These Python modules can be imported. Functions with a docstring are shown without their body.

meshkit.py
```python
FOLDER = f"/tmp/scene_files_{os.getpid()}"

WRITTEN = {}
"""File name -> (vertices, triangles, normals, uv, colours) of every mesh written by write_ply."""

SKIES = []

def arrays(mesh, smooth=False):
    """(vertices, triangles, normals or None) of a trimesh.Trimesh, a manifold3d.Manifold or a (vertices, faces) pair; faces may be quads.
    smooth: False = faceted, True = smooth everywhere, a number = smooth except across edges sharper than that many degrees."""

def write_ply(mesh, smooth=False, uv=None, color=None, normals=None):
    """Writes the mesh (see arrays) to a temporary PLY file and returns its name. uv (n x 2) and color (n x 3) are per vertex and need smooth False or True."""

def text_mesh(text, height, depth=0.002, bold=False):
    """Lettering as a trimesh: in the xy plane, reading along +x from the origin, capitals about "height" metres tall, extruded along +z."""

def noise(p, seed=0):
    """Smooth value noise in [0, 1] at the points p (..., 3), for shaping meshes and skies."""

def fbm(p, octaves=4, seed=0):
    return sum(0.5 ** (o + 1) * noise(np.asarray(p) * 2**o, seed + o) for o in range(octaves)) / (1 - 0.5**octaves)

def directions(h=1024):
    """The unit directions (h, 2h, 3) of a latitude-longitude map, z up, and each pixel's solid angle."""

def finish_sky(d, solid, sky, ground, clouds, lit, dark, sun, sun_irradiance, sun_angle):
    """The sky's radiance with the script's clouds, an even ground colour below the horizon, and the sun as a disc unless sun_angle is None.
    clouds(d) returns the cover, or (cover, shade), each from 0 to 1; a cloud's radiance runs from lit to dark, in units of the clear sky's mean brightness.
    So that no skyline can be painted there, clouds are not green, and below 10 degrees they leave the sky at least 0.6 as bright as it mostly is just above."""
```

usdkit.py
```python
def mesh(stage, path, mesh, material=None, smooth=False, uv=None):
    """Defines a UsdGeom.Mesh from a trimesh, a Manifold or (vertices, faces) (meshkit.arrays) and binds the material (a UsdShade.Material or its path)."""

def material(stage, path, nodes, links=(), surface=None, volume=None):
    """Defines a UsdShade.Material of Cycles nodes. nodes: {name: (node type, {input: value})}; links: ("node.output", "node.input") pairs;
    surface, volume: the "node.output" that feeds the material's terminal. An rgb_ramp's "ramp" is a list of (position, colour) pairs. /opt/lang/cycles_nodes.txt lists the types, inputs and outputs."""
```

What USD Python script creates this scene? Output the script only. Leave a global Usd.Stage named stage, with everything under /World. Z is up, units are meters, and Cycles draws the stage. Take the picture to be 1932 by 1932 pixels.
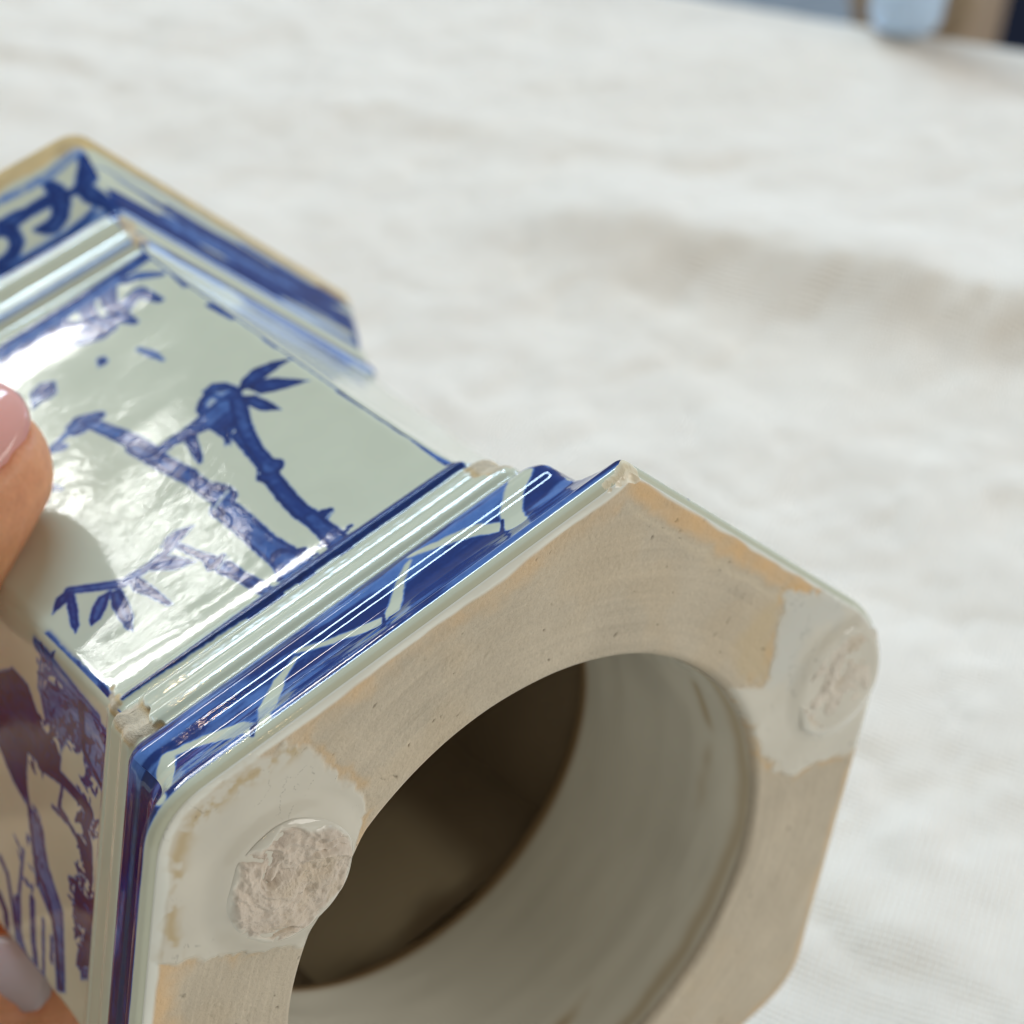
import math
import numpy as np
from scipy.interpolate import PchipInterpolator
from scipy.ndimage import gaussian_filter1d
import trimesh, manifold3d
from pxr import Usd, UsdGeom, UsdLux, UsdShade, Gf, Sdf, Vt
import usdkit
from meshkit import noise, fbm

# lights: name, azimuth from +y towards +x, elevation, distance, width, height, intensity, colour
AMBIENT, AMBIENT_COLOR = .068, (1, .95, .85)
FOLD = .015
RECTS = [('window', -39.2, 28.0, 4.0, 0.556, 0.189, 17, (1, .995, .96)),
         ('window_001', -53, 28.8, 4.0, 1.048, 0.223, 23, (1, .995, .96)),
         ('window_002', -50, 32.4, 4.0, 0.949, 0.063, 19, (1, .995, .96)),
         ('window_003', -47, 34.5, 4.0, 0.985, 0.024, 26, (1, .995, .96)),
         ('window_004', 42, 14, 4.0, 1.6, 1.0, 5.0, (.52, .70, 1)),
         ('skylight', -25, 52, 4.0, 2.2, .55, 21.0, (.60, .80, 1)),
         ('added_fill', 99, 22, 3.0, 1.8, 1.4, 3.1, (1, .95, .88))]  # last one: soft fill added to brighten the base, no real lamp there
BULBS = [(-45, 50, 2.2, .012, 150), (-49, 47, 2.4, .012, 150), (-53, 55, 2.2, .012, 150), (-57, 60, 2.5, .012, 150), (-60, 62, 2.3, .012, 150), (165, 50, 2.3, .015, 100), (140, 40, 2.3, .015, 100), (120, 30, 2.3, .015, 100), (185, 30, 2.3, .015, 100)]

stage = Usd.Stage.CreateInMemory()
UsdGeom.SetStageUpAxis(stage, UsdGeom.Tokens.z)
UsdGeom.SetStageMetersPerUnit(stage, 1.0)
world = UsdGeom.Xform.Define(stage, '/World')
stage.SetDefaultPrim(world.GetPrim())

# ---------------------------------------------------------------- camera: hand-held close-up, 36 degrees down, short telephoto
W = np.array([[.99619, .08716, 0], [.05123, -.58555, .80902], [.07051, -.80594, -.58779]])   # columns: right, down, forward
EYE = np.array([0, 0, .184])
FOCUS, LENS, APERTURE_MM = .139, 24.0, 2.2
cam = UsdGeom.Camera.Define(stage, '/World/camera')
m = Gf.Matrix4d(1)
for row, axis in enumerate((W[:, 0], -W[:, 1], -W[:, 2])):
    m.SetRow3(row, Gf.Vec3d(*map(float, axis)))
m.SetTranslateOnly(Gf.Vec3d(*map(float, EYE)))
cam.AddTransformOp().Set(m)
cam.CreateFocalLengthAttr(LENS)
cam.CreateHorizontalApertureAttr(LENS * 2 * 966 / 3341)
cam.CreateVerticalApertureAttr(LENS * 2 * 966 / 3341)
cam.CreateClippingRangeAttr(Gf.Vec2f(.01, 50))
cam.CreateFocusDistanceAttr(FOCUS)
cam.CreateFStopAttr(LENS / APERTURE_MM)
cam.CreateExposureAttr(.56)


def look(prim, eye, target):
    z = np.asarray(eye, float) - np.asarray(target, float)
    z /= np.linalg.norm(z)
    x = np.cross([0, 0, 1], z)
    x = x / np.linalg.norm(x) if np.linalg.norm(x) > 1e-6 else np.array([1., 0, 0])
    mm = Gf.Matrix4d(1)
    for row, axis in enumerate((x, np.cross(z, x), z)):
        mm.SetRow3(row, Gf.Vec3d(*map(float, axis)))
    mm.SetTranslateOnly(Gf.Vec3d(*map(float, eye)))
    prim.AddTransformOp().Set(mm)


# ---------------------------------------------------------------- light: the room, a tall window ahead on the left, a blue skylight, small warm bulbs, an added soft fill
room = UsdLux.DomeLight.Define(stage, '/World/room_light')
room.CreateIntensityAttr(AMBIENT)
room.CreateColorAttr(Gf.Vec3f(*AMBIENT_COLOR))


def rect(name, eye, target, w, h, power, color):
    l = UsdLux.RectLight.Define(stage, '/World/' + name)
    l.CreateWidthAttr(w)
    l.CreateHeightAttr(h)
    l.CreateIntensityAttr(power)
    l.CreateColorAttr(Gf.Vec3f(*color))
    look(l, eye, target)
    return l


def direction(az, el, d):
    a, e = math.radians(az), math.radians(el)
    return np.array([math.sin(a) * math.cos(e), math.cos(a) * math.cos(e), math.sin(e)]) * d + np.array([0, .15, .06])


for name, az, el, d, w, h, power, color in RECTS:
    rect(name, direction(az, el, d), (0, .15, .06), w, h, power, color)
for i, (az, el, d, r, power) in enumerate(BULBS):
    b = UsdLux.SphereLight.Define(stage, '/World/bulb_%03d' % i if i else '/World/bulb')
    b.CreateRadiusAttr(r)
    b.CreateIntensityAttr(power)
    b.CreateColorAttr(Gf.Vec3f(1, .72, .42))
    b.AddTranslateOp().Set(Gf.Vec3d(*map(float, direction(az, el, d))))

# ---------------------------------------------------------------- shape of the hexagonal vase (millimetres, base plane z = 0, z runs into the body)
HD = np.array([[1.046, -.0202], [.5055, .8636], [-.5405, .8839], [-1.046, .0202], [-.5055, -.8636], [.5405, -.8839]])   # directions of the six corners
LEAN = np.array([.0057, -.0159])
PROF = np.array([[-.2, 44.3], [.15, 44.8], [.7, 45.0], [1.2, 44.95], [2.0, 44.3], [3.0, 43.3], [4.2, 42.3], [5.2, 41.55], [6.2, 41.0], [7.2, 40.75], [8.2, 40.75], [9.2, 40.9], [10.0, 40.9], [11.0, 40.5], [12.2, 39.6], [12.9, 38.75],
                 [13.5, 38.45], [14.2, 38.75], [14.9, 38.85], [15.6, 38.55], [16.5, 38.1], [17.1, 38.15], [17.8, 38.2], [18.5, 37.75], [19.3, 36.9], [19.9, 36.4], [20.3, 36.5], [20.8, 36.75], [21.3, 36.6], [22.2, 36.15],
                 [26, 35.95], [36, 36.05], [46, 36.4], [58, 36.8], [70, 37.25], [79, 37.7], [81.2, 38], [82.2, 38.8], [83.0, 39.15], [83.8, 39.05], [84.6, 39.2], [86.2, 40.1], [87.2, 40.4], [88.0, 40.4], [88.8, 40.9], [91.3, 42.45],
                 [94, 43.9], [96.4, 45.2], [98.6, 46.3], [99.8, 46.7], [100.8, 46.3], [101.4, 45.2], [101.7, 43.5]])
PZ, PR = PROF[:, 0], PROF[:, 1]
_rz = PchipInterpolator(PZ, PR)
R_FOOT, R_BODY = np.array([3.8, .5, 8.0, 4.5, 5.0, 5.0]), 1.1
ULEN = 38.0


def smooth(a, b, x):
    t = np.clip((x - a) / (b - a), 0, 1)
    return t * t * (3 - 2 * t)


def corner_radius(k, z):
    return R_FOOT[k % 6] + (R_BODY - R_FOOT[k % 6]) * smooth(1, 13, z) + 1.2 * smooth(86, 97, z)


def raw(k, s, z):
    """The side face k (between corners k and k + 1) at s in [0, 1] and height z."""
    s, z = np.broadcast_arrays(np.asarray(s, float), np.asarray(z, float))
    r = _rz(np.clip(z, -.2, 101.7))
    V = [HD[(k + j) % 6] * r[..., None] + LEAN * z[..., None] for j in (-1, 0, 1, 2)]
    L = np.linalg.norm(V[2] - V[1], axis=-1)
    p = V[1] + (V[2] - V[1]) * s[..., None]
    for end in (0, 1):
        rho = corner_radius(k + end, z)
        sig = rho / L
        x = s if end == 0 else 1 - s
        c = V[1 + end]
        own = V[2 - end] - c
        oth = (V[0] if end == 0 else V[3]) - c
        A = c + oth * (rho / np.linalg.norm(oth, axis=-1))[..., None]
        B = c + own * sig[..., None]
        t = (.5 + .5 * np.clip(x / sig, 0, 1))[..., None]
        q = (1 - t) ** 2 * A + 2 * t * (1 - t) * c + t * t * B
        p = np.where((x < sig)[..., None], q, p)
    return np.concatenate([p, z[..., None]], -1)


def ripple(k, s, z):
    """Uneven glaze: slow waves across the panels, long ridges along the mouldings."""
    w = smooth(21.5, 27, z) * (1 - smooth(76, 82, z)) * smooth(0, .12, s) * smooth(0, .12, 1 - s)
    P = np.stack([s * 38 / 11, z / 9, np.full_like(z, k * 7.3)], -1)
    Q = np.stack([s * 38 / 4.5, z / 4, np.full_like(z, k * 3.1)], -1)
    o = w * (WAVE * (fbm(P, 2, 5) - .5) + .018 * (fbm(Q, 2, 9) - .5))
    M = np.stack([s * 38 / 30, z / 1.1, np.full_like(z, k * 5.1)], -1)
    o = o + .042 * (noise(M, 3) - .5) * (1 - smooth(20, 23, z)) * smooth(1.5, 4, z)
    N = np.stack([s * 38 / 1.3, z / 1.3, np.full_like(z, k * 2.0)], -1)
    return o + .05 * (noise(N, 4) - .5) * np.maximum(smooth(.03, 0, s), smooth(.03, 0, 1 - s)) * smooth(20, 24, z) * (1 - smooth(80, 84, z))


WAVE = .13


def surf(k, s, z):
    """Position with the uneven glaze and the chips."""
    s, z = np.broadcast_arrays(np.asarray(s, float), np.asarray(z, float))
    p = raw(k, s, z)
    e = HD[(k + 1) % 6] - HD[k]
    n = np.array([e[1], -e[0], 0]) / np.hypot(*e)
    return p + n * ripple(k, s, z)[..., None]

# brush strokes of the painted decoration, per side face, as (kind, pigment density, softness, points in mm along the face and up it [, width])
PAINT = {
    0: [
        ("l",0.85,0.2,[[27.13,43.5,1.24],[26.71,40.26,1.35],[26.38,37.37,1.48],[26.16,36.41,2.17]]),
        ("l",0.94,0.2,[[25.85,35.78,2.4],[25.76,34.87,1.85],[25.22,31.9,1.88],[24.84,28.8,1.93],[24.96,26.46,2.05],[25.91,26.37,1.59]]),
        ("l",0.94,0.2,[[24.49,26.51,0.91],[26.64,26.39,0.78]]),
        ("p",0.99,0.22,[[24.29,25.2],[25.53,25.09],[25.76,23.83],[25.28,22.42],[25.22,20.51],[23.5,20.55],[23.72,22.16],[23.92,24.08]]),
        ("l",0.99,0.2,[[26.35,22.8,0.54],[26.48,22.76,0.55]]),
        ("l",0.99,0.2,[[26.95,21.14,0.67],[27.07,21.09,0.66]]),
        ("l",0.99,0.2,[[25.92,21.39,0.73],[26.05,21.34,0.69]]),
        ("l",0.99,0.2,[[23.25,22.93,0.54],[23.38,22.9,0.54]]),
        ("l",0.99,0.2,[[22.77,21.1,0.65],[22.9,21.05,0.64]]),
        ("l",0.99,0.2,[[25.78,22.55,0.55],[25.91,22.52,0.55]]),
        ("l",0.99,0.2,[[26.25,21.12,0.66],[26.37,21.07,0.65]]),
        ("l",0.15,0.12,[[25.4,36.67,0.36],[27.04,35.53,0.36]]),
        ("l",0.25,0.12,[[24.76,25.67,0.3],[26.68,25.93,0.31]]),
        ("l",0.73,0.2,[[19.27,54.77,1.7],[19.79,51.87,1.87],[20.03,48.94,2.02]]),
        ("l",0.71,0.2,[[19.98,49.46,1.93],[20.21,46.45,1.64],[20.54,42.96,1.86]]),
        ("l",0.85,0.2,[[19.32,50.94,1.67],[19.71,47.39,1.73],[20.62,42.44,2.02]]),
        ("l",0.89,0.2,[[20.62,39.82,1.66],[20.89,37.66,1.99],[21.16,36.49,2.6]]),
        ("l",0.99,0.2,[[20.36,38.76,0.95],[21.48,38.9,1.11],[22.09,37.29,0.96]]),
        ("l",0.8,0.2,[[20.29,35.44,2.58],[20.32,32.03,2.49],[20.11,28.05,2.52],[20.19,24.88,2.94]]),
        ("l",0.94,0.2,[[20.09,25.03,2.03],[20.95,24.23,1.36],[21.9,23.88,0.82]]),
        ("l",0.94,0.2,[[19.58,34.97,1.4],[19.78,35.91,0.95]]),
        ("p",0.99,0.22,[[19.48,24.69],[20.64,24.66],[21.41,23.14],[21.33,21.36],[21.91,20.72],[20.23,20.33],[19.1,20.56],[19.07,22.85]]),
        ("l",0.15,0.12,[[19.64,36.01,0.4],[21.0,36.71,0.4],[22.0,37.09,0.4]]),
        ("l",0.3,0.12,[[20.1,23.24,0.29],[21.55,23.35,0.29]]),
        ("l",0.94,0.2,[[21.99,22.23,0.58],[22.17,22.2,0.58]]),
        ("l",0.94,0.2,[[22.3,21.35,0.75],[22.48,21.33,0.73]]),
        ("l",0.94,0.2,[[18.14,22.13,0.6],[18.32,22.11,0.62]]),
        ("l",0.94,0.2,[[17.82,20.61,0.43],[18.0,20.6,0.42]]),
        ("l",0.94,0.2,[[22.25,20.67,0.45],[22.43,20.65,0.45]]),
        ("l",0.8,0.2,[[20.53,42.97,1.81],[20.68,41.23,1.71],[20.7,39.31,1.79]]),
        ("l",0.75,0.2,[[17.87,59.87,1.48],[18.67,57.33,1.54],[19.31,54.08,1.68]]),
        ("l",0.85,0.2,[[24.96,27.05,1.75],[24.79,24.9,1.96],[24.61,22.59,2.3],[24.18,20.67,1.95]]),
        ("l",0.8,0.2,[[20.02,24.33,2.63],[19.86,21.89,3.72],[19.84,20.31,1.9]]),
        ("p",0.85,0.22,[[28.58,52.54],[30.03,52.79],[31.11,51.58],[31.51,49.33],[30.3,49.06],[28.86,50.48]]),
        ("p",0.8,0.22,[[28.59,47.58],[28.91,46.07],[26.7,43.81],[25.4,42.97],[26.71,45.34]]),
        ("p",0.75,0.4,[[16.01,58.6],[17.27,58.77],[18.25,57.9],[17.29,57.48],[16.32,57.85]]),
        ("l",0.83,0.2,[[14.49,34.82,0.7],[15.0,32.44,0.87],[15.45,30.65,1.05],[15.52,29.51,1.8]]),
        ("l",0.94,0.2,[[14.86,29.07,0.58],[16.58,29.63,0.58]]),
        ("l",0.85,0.2,[[15.85,28.16,1.79],[16.16,25.91,1.32],[16.49,23.37,1.45],[16.77,20.28,1.34]]),
        ("l",0.18,0.12,[[15.41,28.47,0.3],[16.8,29.05,0.3]]),
        ("l",0.94,0.2,[[13.79,20.0,0.58],[14.89,20.28,0.61],[16.21,20.05,0.75]]),
        ("p",0.89,0.22,[[17.19,35.63],[15.54,36.53],[14.24,36.36],[13.32,35.64],[13.56,34.57],[15.35,34.92]]),
        ("p",0.85,0.22,[[10.75,34.13],[12.16,34.86],[13.27,34.1],[14.14,32.31],[14.59,30.97],[12.76,31.66],[11.43,33.0]]),
        ("p",0.85,0.22,[[9.02,34.81],[9.9,33.68],[10.07,30.73],[10.09,27.84],[9.57,28.15],[9.1,30.7],[8.48,32.57]]),
        ("p",0.85,0.22,[[6.87,34.26],[7.95,33.97],[7.48,31.69],[6.92,29.92],[5.73,27.95],[5.5,28.76],[5.71,30.75],[6.08,32.39]]),
        ("p",0.8,0.22,[[5.91,34.75],[7.28,34.47],[5.75,32.81],[4.55,31.86],[3.49,31.8],[3.84,32.76],[4.82,33.99]]),
        ("p",0.78,0.22,[[4.21,38.18],[4.74,37.41],[3.93,35.11],[2.89,32.9],[2.02,32.19],[2.28,33.67],[3.03,35.54]]),
        ("p",0.83,0.22,[[1.77,36.24],[3.12,37.93],[4.15,38.07],[4.58,37.46],[3.5,36.56]]),
        ("l",0.71,0.2,[[14.52,34.85,0.82],[11.43,34.3,1.06],[8.37,34.35,1.27],[6.07,36.37,1.13],[4.44,37.89,0.91]]),
        ("p",0.99,0.22,[[30.79,49.22],[32.37,50.68],[33.99,51.16],[35.91,50.44],[37.75,49.07],[34.89,48.88],[32.63,48.63]]),
        ("p",0.99,0.22,[[31.88,49.1],[33.45,49.29],[34.88,47.66],[36.74,44.33],[33.87,45.72],[32.28,46.89]]),
        ("p",0.99,0.22,[[30.72,48.49],[31.85,47.22],[32.22,44.81],[32.27,42.85],[30.79,44.6],[30.38,46.76]]),
        ("p",0.97,0.22,[[26.51,50.42],[27.63,51.63],[28.86,52.15],[31.03,50.84],[31.23,48.89],[30.31,46.85],[28.05,45.12],[26.5,45.09],[25.86,46.49],[26.2,48.68]]),
        ("p",0.2,0.5,[[27.68,50.45],[28.75,50.92],[28.96,49.8],[27.99,48.67],[27.34,49.28]]),
        ("p",0.35,0.4,[[28.66,49.12],[29.26,48.84],[28.66,47.49],[28.06,47.76]]),
        ("p",0.3,0.3,[[29.19,51.42],[30.07,50.76],[30.69,50.08],[29.47,50.21]]),
        ("p",0.89,0.22,[[23.36,47.76],[24.71,47.5],[23.65,44.77],[22.75,42.94],[22.22,42.89],[22.62,45.13]]),
        ("p",0.89,0.22,[[25.86,46.49],[27.32,45.57],[25.82,42.43],[25.97,44.26]]),
        ("l",0.83,0.2,[[28.68,48.54,2.77],[26.3,48.01,2.75],[24.07,48.1,1.81],[22.18,48.3,1.51],[20.79,48.08,1.5]]),
        ("l",0.94,0.2,[[30.2,48.1,1.84],[28.35,44.2,1.84],[27.14,40.2,1.64],[26.73,37.48,1.73],[26.71,36.51,2.61]]),
        ("p",0.83,0.5,[[24.37,67.61],[25.1,67.28],[24.92,66.13],[24.34,65.91],[23.7,66.12]]),
        ("l",0.65,0.5,[[28.14,65.06,0.59],[28.63,62.97,0.96],[28.83,60.94,0.37]]),
        ("p",0.89,0.4,[[16.81,68.64],[18.32,69.25],[19.55,68.19],[18.6,66.13],[17.5,66.0],[16.78,66.33],[15.67,65.89],[16.15,67.22]]),
        ("p",0.2,0.5,[[16.48,67.43],[17.04,67.65],[16.9,66.83],[16.34,66.61]]),
        ("l",0.89,0.4,[[16.87,59.64,1.1],[18.21,59.41,1.84],[19.43,58.69,1.66]]),
        ("l",0.65,0.4,[[13.94,57.98,1.25],[14.53,57.48,1.25]]),
        ("l",0.94,0.3,[[10.82,52.49,0.87],[11.22,51.67,0.53]]),
        ("l",0.59,0.4,[[16.94,59.23,0.91],[14.31,58.41,0.73],[13.31,57.89,0.55]]),
        ("l",0.89,0.45,[[10.49,78.49,1.87],[18.13,78.48,1.91],[26.16,78.82,1.95],[35.76,79.56,1.84],[37.59,79.84,1.8]]),
        ("l",0.85,0.4,[[14.76,74.87,2.5],[18.31,75.82,3.37],[21.78,77.0,2.55],[25.21,75.53,2.15],[27.44,72.3,2.57],[29.89,72.87,2.16],[33.48,74.46,1.75],[34.15,70.85,0.87]]),
        ("l",0.83,0.4,[[24.84,78.82,2.13],[24.59,74.86,2.14],[25.21,72.08,2.13],[26.77,71.07,1.7]]),
        ("l",0.83,0.4,[[28.65,78.47,2.15],[27.57,74.98,1.73],[27.94,71.26,1.71]]),
        ("l",0.83,0.4,[[31.3,77.89,2.17],[30.28,75.53,1.74],[29.95,71.52,1.72],[30.29,69.75,0.85]]),
        ("l",0.71,0.4,[[33.67,77.74,1.31],[34.99,77.16,1.57],[36.87,75.12,0.89]]),
        ("l",0.8,0.4,[[18.67,76.52,2.53],[20.38,75.31,2.96],[22.02,72.97,2.12],[24.32,73.36,1.71]]),
        ("l",0.59,0.5,[[17.77,77.79,1.56],[21.02,78.06,1.57],[24.81,78.26,1.58],[29.05,78.22,1.6],[33.05,78.6,1.62]]),
        ("l",0.65,0.15,[[37.81,82.38,0.46],[38.0,68.21,0.56],[38.0,53.0,0.52],[38.0,46.95,0.59],[38.0,41.38,0.49],[38.0,28.75,0.55],[38.0,21.53,2.0]]),
        ("l",0.89,0.2,[[37.86,40.61,0.73],[38.0,35.38,0.56],[38.0,28.94,0.7]]),
        ("l",0.71,0.2,[[38.0,74.14,1.14],[37.62,70.82,1.13]]),
        ("l",0.71,0.2,[[37.21,65.15,0.82],[37.65,60.81,0.9]]),
        ("l",0.71,0.2,[[38.0,54.46,1.05],[38.0,52.29,1.04]]),
        ("p",0.94,0.4,[[0.27,26.0],[0.81,25.09],[0.59,22.58],[0.0,20.0],[0.0,20.0],[0.0,21.58],[0.0,24.49]]),
        ("l",0.99,0.4,[[0.0,28.76,0.99],[0.0,28.66,0.81]]),
        ("l",0.53,0.7,[[0.0,34.44,1.17],[0.0,32.08,0.92],[0.0,28.4,1.05],[0.0,25.25,1.34]]),
        ("l",0.0,0.3,[[36.21,10.8,2.04],[34.21,9.11,1.64],[32.92,7.68,1.89],[31.9,5.73,1.91]]),
        ("l",0.0,0.3,[[31.24,6.91,1.36],[30.04,8.23,1.31],[28.49,8.92,1.04],[26.66,9.69,0.75],[24.99,10.47,0.53]]),
        ("l",0.0,0.3,[[24.58,9.83,0.39],[23.14,8.79,0.67],[21.85,7.49,0.98],[20.44,5.93,1.42]]),
        ("l",0.0,0.3,[[19.16,5.74,1.62],[18.3,6.41,1.32],[16.87,7.27,0.75],[15.75,7.76,0.71],[13.57,9.0,0.47]]),
        ("l",0.0,0.3,[[13.26,8.45,0.39],[11.14,7.51,0.94],[9.43,5.61,1.79],[8.5,0.86,1.21]]),
        ("l",0.0,0.3,[[7.86,1.18,1.28],[6.41,5.24,2.0],[4.85,6.75,1.15],[3.43,7.48,0.88],[1.93,7.98,0.6]]),
        ("l",0.0,0.3,[[1.76,7.81,1.19],[0.96,6.79,1.93],[0.16,5.39,2.5],[0.8,1.17,1.05]]),
        ("l",1.0,0.15,[[31.88,7.44,0.28],[29.43,3.99,0.5]]),
        ("l",1.0,0.15,[[19.93,6.48,0.28],[18.69,3.61,0.44]]),
        ("l",1.0,0.15,[[8.17,1.62,0.63],[7.5,0.49,0.17]]),
        ("l",0.75,0.7,[[22.22,89.04,0.94],[24.5,88.47,0.97],[26.91,88.31,1.01],[30.05,88.26,1.05],[32.28,88.45,0.99],[34.23,88.91,0.97],[35.57,89.46,0.58]]),
        ("l",0.95,0.6,[[25.14,94.0,1.64],[26.7,93.28,1.95],[28.19,93.32,1.96],[29.96,93.29,1.48],[31.86,93.3,1.69]]),
        ("l",0.97,0.6,[[33.07,95.03,1.27],[33.3,93.8,1.88],[33.09,92.09,2.09],[32.37,90.83,1.84],[31.25,90.26,1.82],[30.42,90.46,1.44],[29.6,90.84,0.58]]),
        ("l",0.95,0.6,[[26.05,93.53,1.95],[27.06,92.85,1.67],[27.45,91.72,1.46],[27.23,90.59,1.43],[26.25,89.79,1.32],[24.87,89.53,1.32],[23.77,89.56,1.12]]),
        ("l",0.97,0.6,[[37.47,96.0,1.45],[37.52,94.67,2.35],[36.66,93.43,2.39],[35.7,92.66,1.61],[36.13,91.33,2.08],[36.64,90.39,1.85],[37.58,89.16,1.62],[38.0,87.32,2.6],[38.0,85.13,1.4]]),
        ("l",0.9,0.6,[[33.39,92.93,1.5],[34.4,92.7,0.9],[35.38,92.63,1.1]]),
        ("l",0.35,1.0,[[37.15,97.15,1.5],[33.94,96.08,1.19],[31.03,96.09,1.08],[27.32,96.35,0.97]]),
        ("l",0.95,0.2,[[1.2,20.75,0.35],[7,20.75,0.55],[14,20.8,1.1],[22,20.9,1.6],[31,20.8,1.5],[38,20.7,1.1]]),
    ],
    5: [
        ("p",0.95,0.6,[[29.17,43.01],[31.22,40.2],[31.03,37.22],[28.22,33.97],[27.26,30.1],[25.38,30.1],[24.1,32.91],[23.8,36.54],[17.98,36.43],[19.01,39.14],[21.27,42.38]]),
        ("p",0.6,0.8,[[31.52,34.73],[33.74,33.28],[34.2,31.27],[35.12,26.93],[31.75,26.53],[29.58,27.08],[30.38,28.8],[27.7,30.15],[29.86,31.21],[29.02,33.42]]),
        ("l",0.5,0.8,[[36.31,36.04,1.18],[35.89,33.5,1.74],[35.49,30.6,1.7],[35.34,26.56,1.11],[35.24,23.66,0.87]]),
        ("l",0.4,0.8,[[34.59,34.62,1.46],[32.18,34.79,1.17]]),
        ("p",0.55,0.7,[[35.33,26.96],[35.07,23.19],[35.02,20.18],[31.35,19.76],[25.65,19.76],[26.02,19.74],[28.52,22.17],[29.42,25.85]]),
        ("l",0.95,0.35,[[34.59,27.07,1.11],[30.58,26.19,0.71],[29.53,24.18,0.51],[28.76,21.07,0.62],[26.84,20.22,0.32],[23.66,19.76,0.37]]),
        ("l",0.9,0.5,[[23.93,33.96,1.15],[25.08,29.45,1.28],[25.08,25.73,1.2],[24.68,24.19,1.66],[22.63,24.8,1.21],[21.45,23.75,1.21],[18.34,23.07,1.1]]),
        ("l",0.75,0.4,[[20.91,31.09,0.45],[21.15,27.76,0.55],[20.53,25.81,0.54],[18.83,24.08,0.82]]),
        ("l",0.75,0.4,[[24.86,29.42,0.45],[21.68,29.91,0.56],[21.35,28.2,0.55]]),
        ("l",0.8,0.5,[[24.21,20.45,0.42],[22.42,20.76,1.0],[21.05,19.76,0.86]]),
        ("p",0.6,0.7,[[18.25,36.01],[17.97,33.36],[13.92,31.22],[10.74,27.85],[2.01,26.44],[0.98,28.1],[8.11,29.73],[10.59,33.5],[15.69,35.33]]),
        ("l",0.95,0.35,[[20.78,36.69,0.47],[16.87,35.44,0.52],[12.26,33.67,0.46],[10.06,30.59,0.61],[7.27,29.12,0.6],[1.63,27.28,0.43]]),
        ("l",0.9,0.5,[[3.92,40.75,1.04],[2.82,39.27,1.03],[1.31,38.75,1.03]]),
        ("l",0.8,0.5,[[8.43,40.91,0.65],[7.45,39.27,0.64],[4.82,38.06,0.64],[2.05,37.02,0.63]]),
        ("l",0.55,0.5,[[12.21,36.37,0.64],[6.93,36.67,0.63],[2.66,36.18,0.63],[1.07,35.13,0.63]]),
        ("l",0.6,0.5,[[7.88,34.0,1.12],[3.52,33.38,1.11],[1.22,32.56,1.1]]),
        ("l",0.55,0.5,[[7.09,31.59,0.61],[3.91,31.27,0.61],[0.74,30.82,0.6]]),
        ("l",0.6,0.5,[[5.59,36.94,1.4],[1.36,36.36,1.39],[0.06,34.42,1.37],[0.1,30.63,1.33]]),
        ("l",0.7,0.5,[[6.15,29.76,0.6],[3.51,29.48,0.6]]),
        ("p",0.97,0.5,[[15.58,25.37],[15.47,23.59],[17.32,20.75],[18.53,19.76],[14.25,19.76],[13.11,20.06],[10.65,22.46],[10.61,23.75],[12.03,23.32],[11.38,24.46],[13.3,24.51],[13.28,26.03],[14.7,26.02]]),
        ("p",0.85,0.5,[[9.39,24.2],[12.61,20.82],[12.25,19.73],[9.66,19.76],[10.36,20.46],[8.44,22.0],[8.25,23.0],[6.6,24.65],[7.96,24.62]]),
        ("p",0.5,0.6,[[7.19,23.91],[8.59,21.77],[8.52,20.52],[5.83,23.52]]),
        ("l",0.9,0.5,[[15.3,27.01,0.59],[15.75,25.58,0.71],[14.04,25.57,0.71],[14.15,24.23,0.71]]),
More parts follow.
